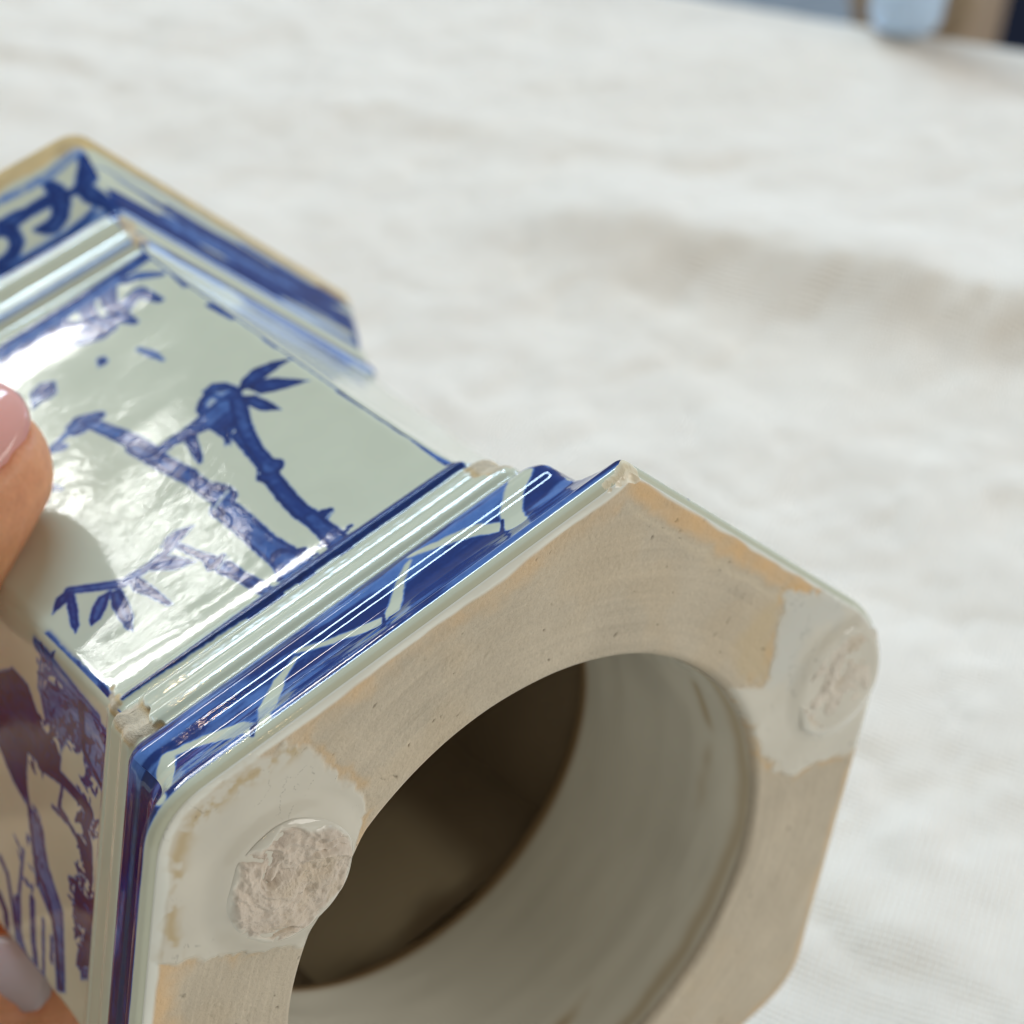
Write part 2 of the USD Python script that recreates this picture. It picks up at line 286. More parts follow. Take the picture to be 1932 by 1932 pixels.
        ("l",0.95,0.4,[[20.68,25.8,1.07],[20.16,24.42,1.2],[18.72,23.64,1.32],[17.72,22.97,0.84]]),
        ("l",0.85,0.6,[[24.38,19.76,1.5],[21.7,19.76,1.66],[20.06,19.76,0.74]]),
        ("l",0.7,0.3,[[23.99,19.76,0.4],[19.0,19.76,0.41],[13.78,19.76,0.37],[8.55,19.76,0.28],[3.8,19.76,0.26]]),
        ("l",0.35,0.5,[[14.35,24.25,0.35],[14.82,22.2,0.35]]),
        ("l",0.35,0.5,[[13.41,20.08,0.48],[12.38,20.22,0.47]]),
        ("l",0.81,0.25,[[16.31,19.76,0.05],[16.48,19.76,0.15],[16.59,19.54,0.05]]),
        ("l",0.83,0.25,[[15.08,22.89,0.43],[16.52,20.89,1.43],[16.59,20.33,0.43]]),
        ("l",0.96,0.25,[[10.25,25.66,0.28],[10.63,24.82,0.93],[11.04,23.95,0.28]]),
        ("l",0.74,0.25,[[13.48,20.71,0.22],[13.11,20.22,0.73],[12.09,19.76,0.22]]),
        ("l",0.76,0.25,[[12.44,25.2,0.15],[12.09,24.62,0.5],[11.77,24.03,0.15]]),
        ("l",0.96,0.25,[[11.84,25.96,0.23],[12.26,24.98,0.77],[12.72,23.97,0.23]]),
        ("l",0.92,0.25,[[11.61,25.6,0.16],[11.69,25.01,0.53],[11.78,24.41,0.16]]),
        ("l",0.97,0.25,[[13.46,20.69,0.07],[13.26,20.41,0.24],[13.08,20.11,0.07]]),
        ("l",0.85,0.25,[[17.35,20.06,0.13],[16.91,20.28,0.45],[16.51,20.46,0.13]]),
        ("l",0.82,0.25,[[17.14,21.06,0.12],[16.91,20.69,0.41],[16.53,20.49,0.12]]),
        ("l",0.93,0.25,[[11.54,26.08,0.12],[11.44,25.55,0.39],[11.34,25.02,0.12]]),
        ("l",0.72,0.25,[[14.84,20.35,0.2],[14.4,19.91,0.66],[13.03,19.76,0.2]]),
        ("l",0.9,0.25,[[18.45,20.53,0.29],[17.78,20.88,0.96],[16.02,22.4,0.29]]),
        ("l",0.84,0.25,[[12.15,25.94,0.19],[12.27,25.11,0.64],[12.42,24.25,0.19]]),
        ("l",0.76,0.25,[[11.32,23.34,0.12],[10.69,23.29,0.4],[10.06,23.23,0.12]]),
        ("l",0.86,0.25,[[15.26,24.14,0.16],[15.01,23.65,0.53],[14.77,23.15,0.16]]),
        ("l",0.84,0.25,[[15.25,20.33,0.14],[14.72,20.38,0.48],[14.19,20.43,0.14]]),
        ("l",0.82,0.25,[[10.88,24.15,0.11],[10.39,24.11,0.35],[9.9,24.06,0.11]]),
        ("l",0.85,0.25,[[16.08,20.35,0.21],[15.65,19.91,0.69],[14.32,19.76,0.21]]),
        ("l",0.88,0.25,[[15.85,22.21,0.36],[17.02,20.49,1.21],[17.38,19.65,0.36]]),
        ("l",0.8,0.25,[[13.37,23.86,0.19],[12.99,23.32,0.62],[12.64,22.76,0.19]]),
        ("l",0.96,0.25,[[15.42,24.29,0.17],[14.55,24.5,0.57],[13.67,24.72,0.17]]),
        ("l",0.98,0.25,[[10.13,22.56,0.45],[11.93,20.66,1.51],[12.27,20.12,0.45]]),
        ("l",0.96,0.25,[[16.37,24.01,0.14],[16.12,23.44,0.47],[15.89,22.85,0.14]]),
        ("l",0.89,0.25,[[16.55,22.14,0.15],[16.74,21.48,0.5],[16.65,21.13,0.15]]),
        ("l",0.82,0.25,[[11.12,23.46,0.15],[10.7,23.16,0.5],[10.28,22.84,0.15]]),
        ("l",0.94,0.25,[[11.65,23.37,0.18],[11.55,22.8,0.61],[11.69,22.01,0.18]]),
        ("l",0.88,0.25,[[13.57,25.59,0.28],[14.53,24.54,0.92],[15.53,23.44,0.28]]),
        ("l",0.78,0.25,[[15.93,20.66,0.2],[15.44,20.77,0.66],[14.63,21.23,0.2]]),
        ("l",0.73,0.25,[[13.18,23.13,0.18],[12.51,23.05,0.6],[11.84,22.97,0.18]]),
        ("l",0.95,0.25,[[14.19,24.06,0.12],[14.15,23.6,0.39],[14.12,23.14,0.12]]),
        ("l",0.76,0.25,[[12.36,25.92,0.26],[12.53,25.02,0.87],[12.74,24.09,0.26]]),
        ("l",0.93,0.25,[[17.71,22.72,0.2],[16.82,22.92,0.66],[15.92,23.12,0.2]]),
        ("l",0.83,0.25,[[13.43,21.01,0.13],[13.0,20.62,0.43],[12.4,20.41,0.13]]),
        ("l",0.92,0.25,[[16.63,22.15,0.23],[17.21,20.82,0.76],[16.77,20.61,0.23]]),
        ("l",0.93,0.25,[[12.43,21.61,0.12],[12.47,20.85,0.39],[11.87,20.7,0.12]]),
        ("l",0.93,0.25,[[12.38,20.64,0.09],[11.95,20.72,0.28],[11.53,20.8,0.09]]),
        ("l",0.85,0.25,[[14.47,20.42,0.15],[13.9,20.46,0.49],[13.33,20.5,0.15]]),
        ("l",0.89,0.25,[[11.14,25.76,0.11],[10.95,25.32,0.38],[10.77,24.86,0.11]]),
        ("l",0.91,0.25,[[15.53,21.22,0.25],[14.27,22.09,0.82],[13.6,22.33,0.25]]),
        ("l",0.95,0.25,[[16.95,23.35,0.14],[16.93,22.73,0.45],[17.03,21.98,0.14]]),
        ("l",0.87,0.25,[[12.79,26.2,0.27],[13.02,25.23,0.91],[13.28,24.24,0.27]]),
        ("l",0.75,0.25,[[18.24,20.27,0.09],[17.83,20.38,0.31],[17.41,20.49,0.09]]),
        ("l",0.94,0.25,[[17.12,19.76,0.15],[17.34,19.71,0.49],[16.21,20.33,0.15]]),
        ("l",0.97,0.25,[[12.82,25.83,0.19],[12.92,25.12,0.64],[13.04,24.39,0.19]]),
        ("l",0.76,0.25,[[15.07,20.74,0.36],[13.83,21.33,1.19],[12.44,22.04,0.36]]),
        ("l",0.7,0.25,[[11.16,24.86,0.27],[10.25,25.11,0.91],[9.34,25.35,0.27]]),
        ("l",0.9,0.25,[[15.08,23.32,0.14],[14.77,22.77,0.47],[14.5,22.18,0.14]]),
        ("l",0.91,0.25,[[10.94,23.24,0.31],[11.17,22.37,1.04],[12.24,20.7,0.31]]),
        ("l",0.89,0.25,[[14.3,20.59,0.1],[14.01,20.24,0.34],[13.63,19.76,0.1]]),
        ("l",0.87,0.25,[[16.52,20.43,0.11],[16.16,20.41,0.36],[15.8,20.38,0.11]]),
        ("l",0.84,0.25,[[12.45,22.82,0.31],[13.13,21.57,1.03],[13.6,20.52,0.31]]),
        ("l",0.89,0.25,[[11.14,20.74,0.09],[10.8,20.45,0.29],[10.46,20.17,0.09]]),
        ("l",0.79,0.25,[[11.13,20.15,0.09],[10.74,20.06,0.31],[10.62,19.7,0.09]]),
        ("l",0.95,0.25,[[9.88,24.17,0.21],[10.14,23.44,0.7],[10.45,22.68,0.21]]),
        ("l",0.79,0.25,[[11.18,20.65,0.11],[10.95,20.37,0.36],[10.75,20.05,0.11]]),
        ("l",0.7,0.25,[[8.56,22.6,0.22],[9.35,21.25,0.75],[9.37,20.6,0.22]]),
        ("l",0.87,0.25,[[9.52,23.49,0.06],[9.29,23.36,0.21],[9.06,23.24,0.06]]),
        ("l",0.95,0.25,[[9.03,23.35,0.06],[8.98,23.03,0.2],[8.94,22.71,0.06]]),
        ("l",0.91,0.25,[[9.21,22.87,0.32],[9.16,22.29,1.06],[10.1,20.81,0.32]]),
        ("l",0.9,0.25,[[12.34,20.74,0.32],[11.3,21.39,1.06],[9.83,22.44,0.32]]),
        ("l",0.79,0.25,[[11.57,21.69,0.12],[11.92,21.04,0.39],[11.93,20.71,0.12]]),
        ("l",0.76,0.25,[[7.49,23.74,0.12],[7.05,23.92,0.39],[6.61,24.1,0.12]]),
        ("l",0.9,0.25,[[9.7,24.35,0.07],[9.46,24.13,0.24],[9.21,23.9,0.07]]),
        ("l",0.91,0.25,[[9.66,22.82,0.4],[10.42,21.77,1.33],[11.27,20.64,0.4]]),
        ("l",0.77,0.25,[[9.22,24.9,0.1],[9.06,24.43,0.35],[8.91,23.95,0.1]]),
        ("l",0.71,0.25,[[12.54,20.31,0.16],[12.29,19.9,0.52],[11.33,19.76,0.16]]),
        ("l",0.92,0.25,[[10.23,20.83,0.22],[9.33,21.3,0.72],[8.41,21.78,0.22]]),
        ("l",0.83,0.25,[[8.38,23.3,0.16],[8.41,22.77,0.53],[8.52,22.18,0.16]]),
        ("l",0.95,0.25,[[9.26,24.38,0.15],[9.4,23.63,0.5],[9.57,22.85,0.15]]),
        ("l",0.76,0.25,[[12.13,20.57,0.1],[11.78,20.43,0.33],[11.42,20.29,0.1]]),
        ("l",0.86,0.25,[[10.6,20.85,0.11],[10.24,20.67,0.36],[9.84,20.52,0.11]]),
        ("l",0.75,0.25,[[9.49,23.84,0.18],[9.73,23.32,0.59],[10.0,22.78,0.18]]),
        ("l",0.8,0.25,[[12.26,21.19,0.09],[12.25,20.7,0.31],[11.91,20.51,0.09]]),
        ("l",0.96,0.25,[[11.43,19.77,0.16],[10.83,20.04,0.54],[10.39,20.16,0.16]]),
        ("l",0.79,0.25,[[7.08,24.46,0.24],[7.76,23.53,0.8],[8.48,22.56,0.24]]),
        ("l",0.93,0.25,[[11.72,20.69,0.08],[11.34,20.55,0.28],[10.93,20.43,0.08]]),
        ("l",0.74,0.25,[[14.97,27.18,0.06],[14.82,26.93,0.19],[14.67,26.68,0.06]]),
        ("l",0.71,0.25,[[14.71,26.6,0.08],[14.37,26.65,0.28],[14.02,26.7,0.08]]),
        ("l",0.73,0.25,[[16.22,24.28,0.13],[15.78,24.37,0.43],[15.35,24.46,0.13]]),
        ("l",0.91,0.25,[[14.23,26.51,0.07],[14.12,26.15,0.24],[14.01,25.8,0.07]]),
        ("l",0.81,0.25,[[17.25,24.1,0.23],[16.48,24.52,0.76],[15.71,24.94,0.23]]),
        ("l",0.91,0.25,[[15.02,24.96,0.09],[15.02,24.63,0.29],[15.04,24.29,0.09]]),
        ("l",0.91,0.25,[[15.75,26.31,0.12],[15.11,26.52,0.41],[14.48,26.73,0.12]]),
        ("l",0.95,0.25,[[16.32,25.98,0.11],[16.39,25.38,0.37],[16.48,24.78,0.11]]),
        ("l",0.77,0.25,[[14.82,26.84,0.09],[14.41,26.85,0.29],[14.0,26.87,0.09]]),
        ("l",0.79,0.25,[[15.49,25.4,0.18],[14.84,25.56,0.58],[14.19,25.72,0.18]]),
        ("l",0.78,0.25,[[13.27,27.14,0.12],[13.3,26.7,0.4],[13.33,26.27,0.12]]),
        ("l",0.92,0.25,[[15.16,25.16,0.09],[14.86,24.83,0.31],[14.58,24.49,0.09]]),
        ("l",0.73,0.25,[[15.33,24.33,0.14],[14.88,24.56,0.46],[14.43,24.79,0.14]]),
        ("l",0.98,0.25,[[14.77,26.75,0.09],[14.4,26.58,0.29],[14.04,26.41,0.09]]),
        ("l",0.71,0.25,[[19.72,25.12,0.15],[19.23,24.95,0.51],[18.74,24.77,0.15]]),
        ("l",0.85,0.25,[[19.18,25.12,0.09],[18.86,25.14,0.29],[18.53,25.15,0.09]]),
        ("l",0.8,0.25,[[20.03,25.44,0.1],[19.5,25.31,0.35],[18.96,25.18,0.1]]),
        ("l",0.7,0.25,[[17.56,24.6,0.2],[17.77,23.92,0.66],[17.99,23.22,0.2]]),
        ("l",0.8,0.25,[[18.33,24.74,0.19],[18.43,24.05,0.62],[18.56,23.34,0.19]]),
        ("l",0.72,0.25,[[20.27,24.84,0.08],[19.92,24.87,0.26],[19.57,24.9,0.08]]),
        ("l",0.74,0.25,[[20.54,25.44,0.2],[20.63,24.64,0.67],[20.74,23.82,0.2]]),
        ("l",0.73,0.25,[[16.83,25.41,0.15],[16.98,24.65,0.51],[17.16,23.86,0.15]]),
        ("l",0.72,0.25,[[19.67,24.91,0.11],[19.43,24.6,0.36],[19.2,24.29,0.11]]),
        ("l",0.91,0.25,[[20.35,24.79,0.08],[20.07,24.67,0.26],[19.78,24.54,0.08]]),
        ("l",0.73,0.25,[[19.71,25.99,0.26],[20.28,25.17,0.88],[20.86,24.33,0.26]]),
        ("l",0.76,0.25,[[19.34,25.43,0.11],[19.38,24.85,0.38],[19.43,24.25,0.11]]),
        ("l",0.83,0.25,[[20.09,25.73,0.21],[20.41,24.87,0.7],[20.76,23.99,0.21]]),
        ("l",0.79,0.25,[[17.75,25.6,0.11],[17.16,25.55,0.36],[16.57,25.49,0.11]]),
        ("l",0.75,0.25,[[20.06,23.54,0.14],[19.59,23.71,0.47],[19.12,23.88,0.14]]),
        ("l",0.96,0.25,[[17.44,25.77,0.16],[17.59,25.08,0.54],[17.76,24.37,0.16]]),
        ("l",0.78,0.25,[[17.62,26.29,0.16],[17.52,25.68,0.53],[17.43,25.05,0.16]]),
        ("l",0.95,0.25,[[19.21,24.9,0.11],[18.84,24.63,0.36],[18.47,24.35,0.11]]),
        ("l",0.89,0.25,[[20.57,25.52,0.12],[20.61,25.09,0.42],[20.66,24.64,0.12]]),
        ("l",0.85,0.25,[[18.35,24.78,0.15],[18.32,24.11,0.52],[18.32,23.42,0.15]]),
        ("l",0.86,0.25,[[18.37,25.69,0.1],[18.03,25.7,0.34],[17.68,25.7,0.1]]),
        ("l",0.8,0.25,[[19.02,24.59,0.22],[19.16,23.72,0.73],[19.34,22.81,0.22]]),
        ("l",0.72,0.25,[[20.1,20.68,0.1],[19.7,20.37,0.35],[19.33,20.03,0.1]]),
        ("l",0.74,0.25,[[21.62,20.56,0.07],[21.36,20.42,0.24],[21.09,20.29,0.07]]),
        ("l",0.82,0.25,[[21.58,20.38,0.11],[21.6,20.04,0.38],[20.93,19.76,0.11]]),
        ("l",0.76,0.25,[[19.1,19.76,0.18],[18.36,19.76,0.59],[17.63,19.76,0.18]]),
        ("l",0.88,0.25,[[22.2,21.19,0.2],[22.35,20.4,0.65],[22.28,19.76,0.2]]),
        ("l",0.93,0.25,[[19.28,20.66,0.1],[19.58,20.39,0.34],[19.9,20.09,0.1]]),
        ("l",0.85,0.25,[[21.98,20.51,0.08],[21.66,20.4,0.27],[21.34,20.3,0.08]]),
        ("l",0.8,0.25,[[19.91,19.76,0.09],[19.66,19.75,0.29],[19.32,19.75,0.09]]),
        ("l",0.94,0.25,[[20.8,19.58,0.2],[19.79,20.13,0.68],[19.08,20.3,0.2]]),
        ("l",0.91,0.25,[[19.45,19.76,0.05],[19.25,19.76,0.17],[19.04,19.76,0.05]]),
        ("l",0.89,0.25,[[22.51,20.49,0.13],[21.95,20.41,0.42],[21.39,20.32,0.13]]),
        ("l",0.49,0.25,[[29.09,32.54,0.18],[29.24,31.92,0.6],[29.38,31.3,0.18]]),
        ("l",0.89,0.25,[[34.81,27.2,0.21],[34.83,26.41,0.71],[34.85,25.62,0.21]]),
        ("l",0.68,0.25,[[34.35,32.05,0.17],[34.1,31.49,0.56],[33.84,30.94,0.17]]),
        ("l",0.6,0.25,[[28.69,31.22,0.16],[28.78,30.35,0.55],[28.87,29.49,0.16]]),
        ("l",0.6,0.25,[[30.23,29.62,0.15],[30.09,28.96,0.5],[29.95,28.3,0.15]]),
        ("l",0.62,0.25,[[30.44,31.55,0.15],[29.93,31.5,0.5],[29.41,31.46,0.15]]),
        ("l",0.68,0.25,[[31.65,27.67,0.1],[31.5,27.14,0.35],[31.36,26.61,0.1]]),
        ("l",0.69,0.25,[[31.08,29.32,0.08],[30.78,29.24,0.26],[30.47,29.15,0.08]]),
        ("l",0.73,0.25,[[31.71,29.9,0.26],[30.94,30.31,0.87],[30.17,30.72,0.26]]),
        ("l",0.47,0.25,[[31.28,29.72,0.09],[31.04,29.54,0.29],[30.79,29.35,0.09]]),
        ("l",0.77,0.25,[[30.89,32.79,0.13],[30.48,32.44,0.45],[30.06,32.08,0.13]]),
        ("l",0.79,0.25,[[32.77,29.14,0.09],[32.71,28.66,0.29],[32.66,28.19,0.09]]),
        ("l",0.53,0.25,[[35.95,28.13,0.11],[35.66,27.83,0.36],[35.38,27.53,0.11]]),
        ("l",0.81,0.25,[[28.26,32.7,0.19],[28.66,31.88,0.63],[29.05,31.07,0.19]]),
        ("l",0.59,0.25,[[29.94,31.25,0.15],[29.46,31.4,0.48],[28.97,31.54,0.15]]),
        ("l",0.79,0.25,[[34.69,30.58,0.09],[34.63,30.22,0.29],[34.58,29.86,0.09]]),
        ("l",0.52,0.25,[[31.78,27.64,0.12],[31.83,27.03,0.4],[31.87,26.42,0.12]]),
        ("l",0.7,0.25,[[31.98,34.42,0.19],[31.92,33.65,0.63],[31.86,32.88,0.19]]),
        ("l",0.59,0.25,[[31.94,31.64,0.18],[31.1,32.01,0.6],[30.25,32.39,0.18]]),
        ("l",0.87,0.25,[[31.05,29.54,0.21],[31.01,28.73,0.71],[30.97,27.92,0.21]]),
        ("l",0.7,0.25,[[33.99,29.61,0.1],[33.75,29.15,0.34],[33.51,28.7,0.1]]),
        ("l",0.46,0.25,[[33.36,31.21,0.18],[32.93,30.81,0.59],[32.5,30.4,0.18]]),
        ("l",0.74,0.25,[[30.64,31.86,0.11],[30.31,31.51,0.38],[29.98,31.15,0.11]]),
        ("l",0.45,0.25,[[34.08,30.9,0.29],[34.27,29.94,0.98],[34.47,28.98,0.29]]),
        ("l",0.87,0.25,[[27.95,33.06,0.16],[28.01,32.49,0.54],[28.08,31.91,0.16]]),
        ("l",0.71,0.25,[[33.18,30.3,0.14],[33.37,29.77,0.47],[33.56,29.24,0.14]]),
        ("l",0.62,0.25,[[33.77,30.69,0.14],[33.94,29.98,0.47],[34.11,29.26,0.14]]),
        ("l",0.75,0.25,[[33.62,32.27,0.12],[33.62,31.85,0.41],[33.63,31.42,0.12]]),
        ("l",0.61,0.25,[[32.68,27.6,0.18],[32.59,26.96,0.61],[32.49,26.32,0.18]]),
        ("l",0.65,0.25,[[32.48,30.71,0.21],[32.86,29.91,0.69],[33.24,29.13,0.21]]),
        ("l",0.74,0.25,[[34.13,29.14,0.21],[34.15,28.31,0.69],[34.17,27.49,0.21]]),
        ("l",0.58,0.25,[[29.53,33.25,0.15],[28.97,33.55,0.5],[28.42,33.85,0.15]]),
        ("l",0.72,0.25,[[31.72,33.02,0.1],[31.29,32.96,0.32],[30.86,32.89,0.1]]),
        ("l",0.71,0.25,[[32.39,28.32,0.09],[32.21,27.9,0.3],[32.02,27.49,0.09]]),
        ("l",0.83,0.25,[[30.73,28.13,0.13],[30.29,28.16,0.43],[29.86,28.2,0.13]]),
        ("l",0.54,0.25,[[31.95,27.62,0.1],[32.08,27.13,0.33],[32.21,26.64,0.1]]),
        ("l",0.67,0.25,[[31.19,29.9,0.06],[30.92,29.79,0.19],[30.64,29.68,0.06]]),
        ("l",0.66,0.25,[[29.3,29.04,0.11],[29.15,28.59,0.36],[29.01,28.13,0.11]]),
        ("l",0.77,0.25,[[31.01,30.85,0.2],[31.01,30.13,0.65],[31.02,29.4,0.2]]),
        ("l",0.54,0.25,[[30.56,30.48,0.14],[30.71,29.95,0.47],[30.86,29.42,0.14]]),
        ("l",0.78,0.25,[[31.38,29.23,0.19],[31.64,28.43,0.63],[31.89,27.64,0.19]]),
        ("l",0.6,0.25,[[31.81,27.19,0.09],[31.65,26.73,0.3],[31.5,26.26,0.09]]),
        ("l",0.68,0.25,[[31.75,28.69,0.16],[31.37,28.29,0.55],[31.01,27.89,0.16]]),
        ("l",0.6,0.25,[[30.73,26.4,0.24],[30.08,26.97,0.8],[29.42,27.55,0.24]]),
        ("l",0.77,0.25,[[30.68,29.05,0.17],[30.84,28.36,0.58],[31.0,27.68,0.17]]),
        ("l",0.84,0.25,[[29.69,30.11,0.13],[29.44,29.74,0.43],[29.18,29.37,0.13]]),
        ("l",0.69,0.25,[[29.46,28.1,0.11],[29.47,27.64,0.36],[29.48,27.19,0.11]]),
        ("l",0.76,0.25,[[30.89,29.44,0.12],[30.69,29.06,0.4],[30.49,28.67,0.12]]),
        ("l",0.88,0.25,[[32.57,27.67,0.14],[32.11,27.91,0.46],[31.65,28.16,0.14]]),
        ("l",0.87,0.25,[[32.61,29.03,0.14],[32.27,28.6,0.48],[31.93,28.18,0.14]]),
        ("l",0.76,0.25,[[30.91,26.96,0.07],[30.7,26.76,0.22],[30.48,26.56,0.07]]),
        ("l",0.54,0.25,[[31.26,27.57,0.17],[30.65,27.92,0.56],[30.04,28.27,0.17]]),
        ("l",0.8,0.25,[[23.9,23.12,0.08],[23.65,22.89,0.28],[23.42,22.65,0.08]]),
        ("l",0.77,0.25,[[21.54,23.31,0.12],[20.99,23.38,0.39],[20.45,23.46,0.12]]),
        ("l",0.91,0.25,[[23.06,23.78,0.17],[23.09,23.14,0.56],[23.13,22.48,0.17]]),
        ("l",0.82,0.25,[[25.24,22.17,0.19],[24.34,22.8,0.64],[23.49,23.35,0.19]]),
        ("l",0.75,0.25,[[20.34,24.98,0.11],[20.13,24.67,0.36],[19.93,24.36,0.11]]),
        ("l",0.72,0.25,[[26.33,24.29,0.08],[26.02,24.24,0.28],[25.72,24.2,0.08]]),
        ("l",0.78,0.25,[[23.81,22.42,0.11],[23.52,22.15,0.35],[23.59,21.41,0.11]]),
        ("l",0.9,0.25,[[24.64,23.1,0.06],[24.41,22.85,0.21],[24.18,22.59,0.06]]),
        ("l",0.86,0.25,[[24.03,23.66,0.11],[23.79,23.3,0.37],[23.56,22.92,0.11]]),
        ("l",0.97,0.25,[[25.01,25.43,0.11],[24.87,25.06,0.37],[24.75,24.69,0.11]]),
        ("l",0.71,0.25,[[22.69,26.04,0.24],[22.89,25.23,0.82],[23.11,24.38,0.24]]),
        ("l",0.89,0.25,[[22.14,24.99,0.08],[21.75,24.99,0.25],[21.36,24.98,0.08]]),
        ("l",0.88,0.25,[[23.04,23.92,0.14],[22.84,23.45,0.47],[22.65,22.98,0.14]]),
        ("l",0.81,0.25,[[23.89,25.46,0.31],[23.01,26.07,1.02],[22.12,26.67,0.31]]),
        ("l",0.85,0.25,[[21.47,25.52,0.08],[21.42,25.08,0.28],[21.39,24.63,0.08]]),
        ("l",0.84,0.25,[[24.08,25.74,0.11],[23.63,25.86,0.37],[23.19,25.98,0.11]]),
        ("l",0.7,0.25,[[33.55,33.19,0.16],[33.5,32.66,0.52],[33.46,32.13,0.16]]),
        ("l",0.61,0.25,[[37.41,32.47,0.15],[36.88,32.75,0.5],[36.31,33.15,0.15]]),
        ("l",0.5,0.25,[[36.58,33.15,0.11],[36.18,33.24,0.38],[35.78,33.33,0.11]]),
        ("l",0.48,0.25,[[35.06,31.86,0.13],[34.48,31.74,0.45],[33.89,31.61,0.13]]),
        ("l",0.6,0.25,[[33.72,33.69,0.08],[33.42,33.37,0.27],[33.11,33.05,0.08]]),
        ("l",0.54,0.25,[[33.37,35.44,0.22],[33.66,34.42,0.73],[33.94,33.41,0.22]]),
        ("l",0.5,0.25,[[34.84,35.69,0.1],[34.51,35.63,0.33],[34.17,35.56,0.1]]),
        ("l",0.67,0.25,[[36.91,35.03,0.15],[36.47,34.75,0.49],[36.03,34.48,0.15]]),
        ("l",0.73,0.25,[[35.24,34.87,0.15],[35.34,34.37,0.5],[35.44,33.87,0.15]]),
        ("l",0.52,0.25,[[36.04,33.59,0.17],[35.78,33.04,0.55],[35.52,32.5,0.17]]),
        ("l",0.45,0.25,[[34.39,34.26,0.2],[34.63,33.27,0.65],[34.86,32.28,0.2]]),
        ("l",0.46,0.25,[[34.8,33.32,0.25],[34.02,33.8,0.84],[33.23,34.27,0.25]]),
        ("l",0.52,0.25,[[35.14,33.57,0.11],[34.66,33.85,0.35],[34.17,34.14,0.11]]),
        ("l",0.48,0.25,[[35.59,32.59,0.15],[34.87,32.94,0.51],[34.15,33.3,0.15]]),
        ("l",0.74,0.25,[[27.2,26.1,0.33],[27.59,25.08,1.11],[28.01,24.02,0.33]]),
        ("l",0.86,0.25,[[25.21,26.07,0.16],[24.66,26.24,0.54],[24.1,26.41,0.16]]),
        ("l",0.88,0.25,[[28.34,23.01,0.14],[27.87,23.1,0.46],[27.4,23.18,0.14]]),
        ("l",0.73,0.25,[[26.05,25.44,0.15],[25.73,25.0,0.51],[25.41,24.55,0.15]]),
        ("l",0.61,0.25,[[27.67,24.72,0.15],[27.54,24.06,0.49],[27.43,23.38,0.15]]),
        ("l",0.86,0.25,[[25.14,25.84,0.07],[24.81,25.86,0.23],[24.48,25.88,0.07]]),
        ("l",0.74,0.25,[[27.89,25.48,0.09],[27.7,25.03,0.3],[27.51,24.58,0.09]]),
        ("l",0.76,0.25,[[27.39,26.52,0.07],[27.31,26.23,0.23],[27.23,25.93,0.07]]),
        ("l",0.72,0.25,[[26.11,26.86,0.1],[26.01,26.39,0.33],[25.91,25.91,0.1]]),
        ("l",0.6,0.25,[[27.6,24.35,0.17],[27.4,23.78,0.57],[27.22,23.2,0.17]]),
        ("l",0.67,0.25,[[25.75,26.16,0.1],[25.79,25.63,0.33],[25.85,25.1,0.1]]),
        ("l",0.86,0.25,[[24.81,26.28,0.1],[24.7,25.8,0.33],[24.61,25.31,0.1]]),
        ("l",0.85,0.25,[[23.11,19.95,0.19],[22.72,19.76,0.64],[21.69,19.76,0.19]]),
        ("l",0.79,0.25,[[25.27,20.49,0.07],[24.9,20.32,0.24],[24.7,19.93,0.07]]),
        ("l",0.7,0.25,[[22.31,20.14,0.12],[21.95,19.92,0.39],[21.26,19.76,0.12]]),
        ("l",0.78,0.25,[[21.1,20.73,0.08],[20.97,20.39,0.28],[20.94,19.93,0.08]]),
        ("l",0.61,0.25,[[25.58,20.6,0.1],[25.27,20.38,0.32],[25.08,19.98,0.1]]),
        ("l",0.76,0.25,[[22.59,20.3,0.08],[22.3,20.17,0.25],[22.01,20.04,0.08]]),
        ("l",0.75,0.25,[[21.04,20.52,0.14],[20.49,20.46,0.47],[19.94,20.4,0.14]]),
        ("l",0.86,0.25,[[23.14,20.78,0.07],[23.07,20.52,0.25],[22.97,20.31,0.07]]),
        ("l",0.75,0.25,[[21.33,20.29,0.12],[20.86,20.23,0.4],[20.38,20.17,0.12]]),
        ("l",0.61,0.25,[[24.2,20.38,0.14],[23.92,20.09,0.47],[23.39,19.76,0.14]]),
        ("l",0.9,0.25,[[25.66,40.77,0.2],[24.69,41.13,0.68],[23.72,41.49,0.2]]),
        ("l",0.86,0.25,[[30.24,38.65,0.08],[29.97,38.3,0.28],[29.69,37.94,0.08]]),
        ("l",0.85,0.25,[[27.43,40.22,0.17],[27.43,39.49,0.57],[27.44,38.76,0.17]]),
        ("l",0.93,0.25,[[28.52,40.1,0.23],[27.74,40.5,0.76],[26.94,40.9,0.23]]),
        ("l",0.91,0.25,[[25.09,41.53,0.21],[25.23,40.67,0.69],[25.37,39.83,0.21]]),
        ("l",0.84,0.25,[[24.33,40.34,0.32],[24.57,39.1,1.08],[24.81,37.87,0.32]]),
        ("l",0.89,0.25,[[29.99,40.65,0.2],[30.23,39.6,0.66],[30.46,38.56,0.2]]),
        ("l",0.81,0.25,[[27.8,40.07,0.14],[27.44,39.51,0.48],[27.07,38.94,0.14]]),
        ("l",0.84,0.25,[[24.33,42.95,0.22],[24.45,41.79,0.73],[24.56,40.63,0.22]]),
        ("l",0.96,0.25,[[29.45,38.47,0.18],[29.7,37.81,0.58],[29.95,37.15,0.18]]),
        ("l",0.96,0.25,[[23.07,36.05,0.14],[22.75,35.37,0.47],[22.43,34.69,0.14]]),
        ("l",0.88,0.25,[[24.71,36.87,0.15],[24.47,36.16,0.48],[24.23,35.44,0.15]]),
        ("l",0.81,0.25,[[25.29,36.98,0.17],[25.36,36.34,0.56],[25.42,35.69,0.17]]),
        ("l",0.94,0.25,[[26.44,31.57,0.16],[25.79,32.08,0.53],[25.15,32.6,0.16]]),
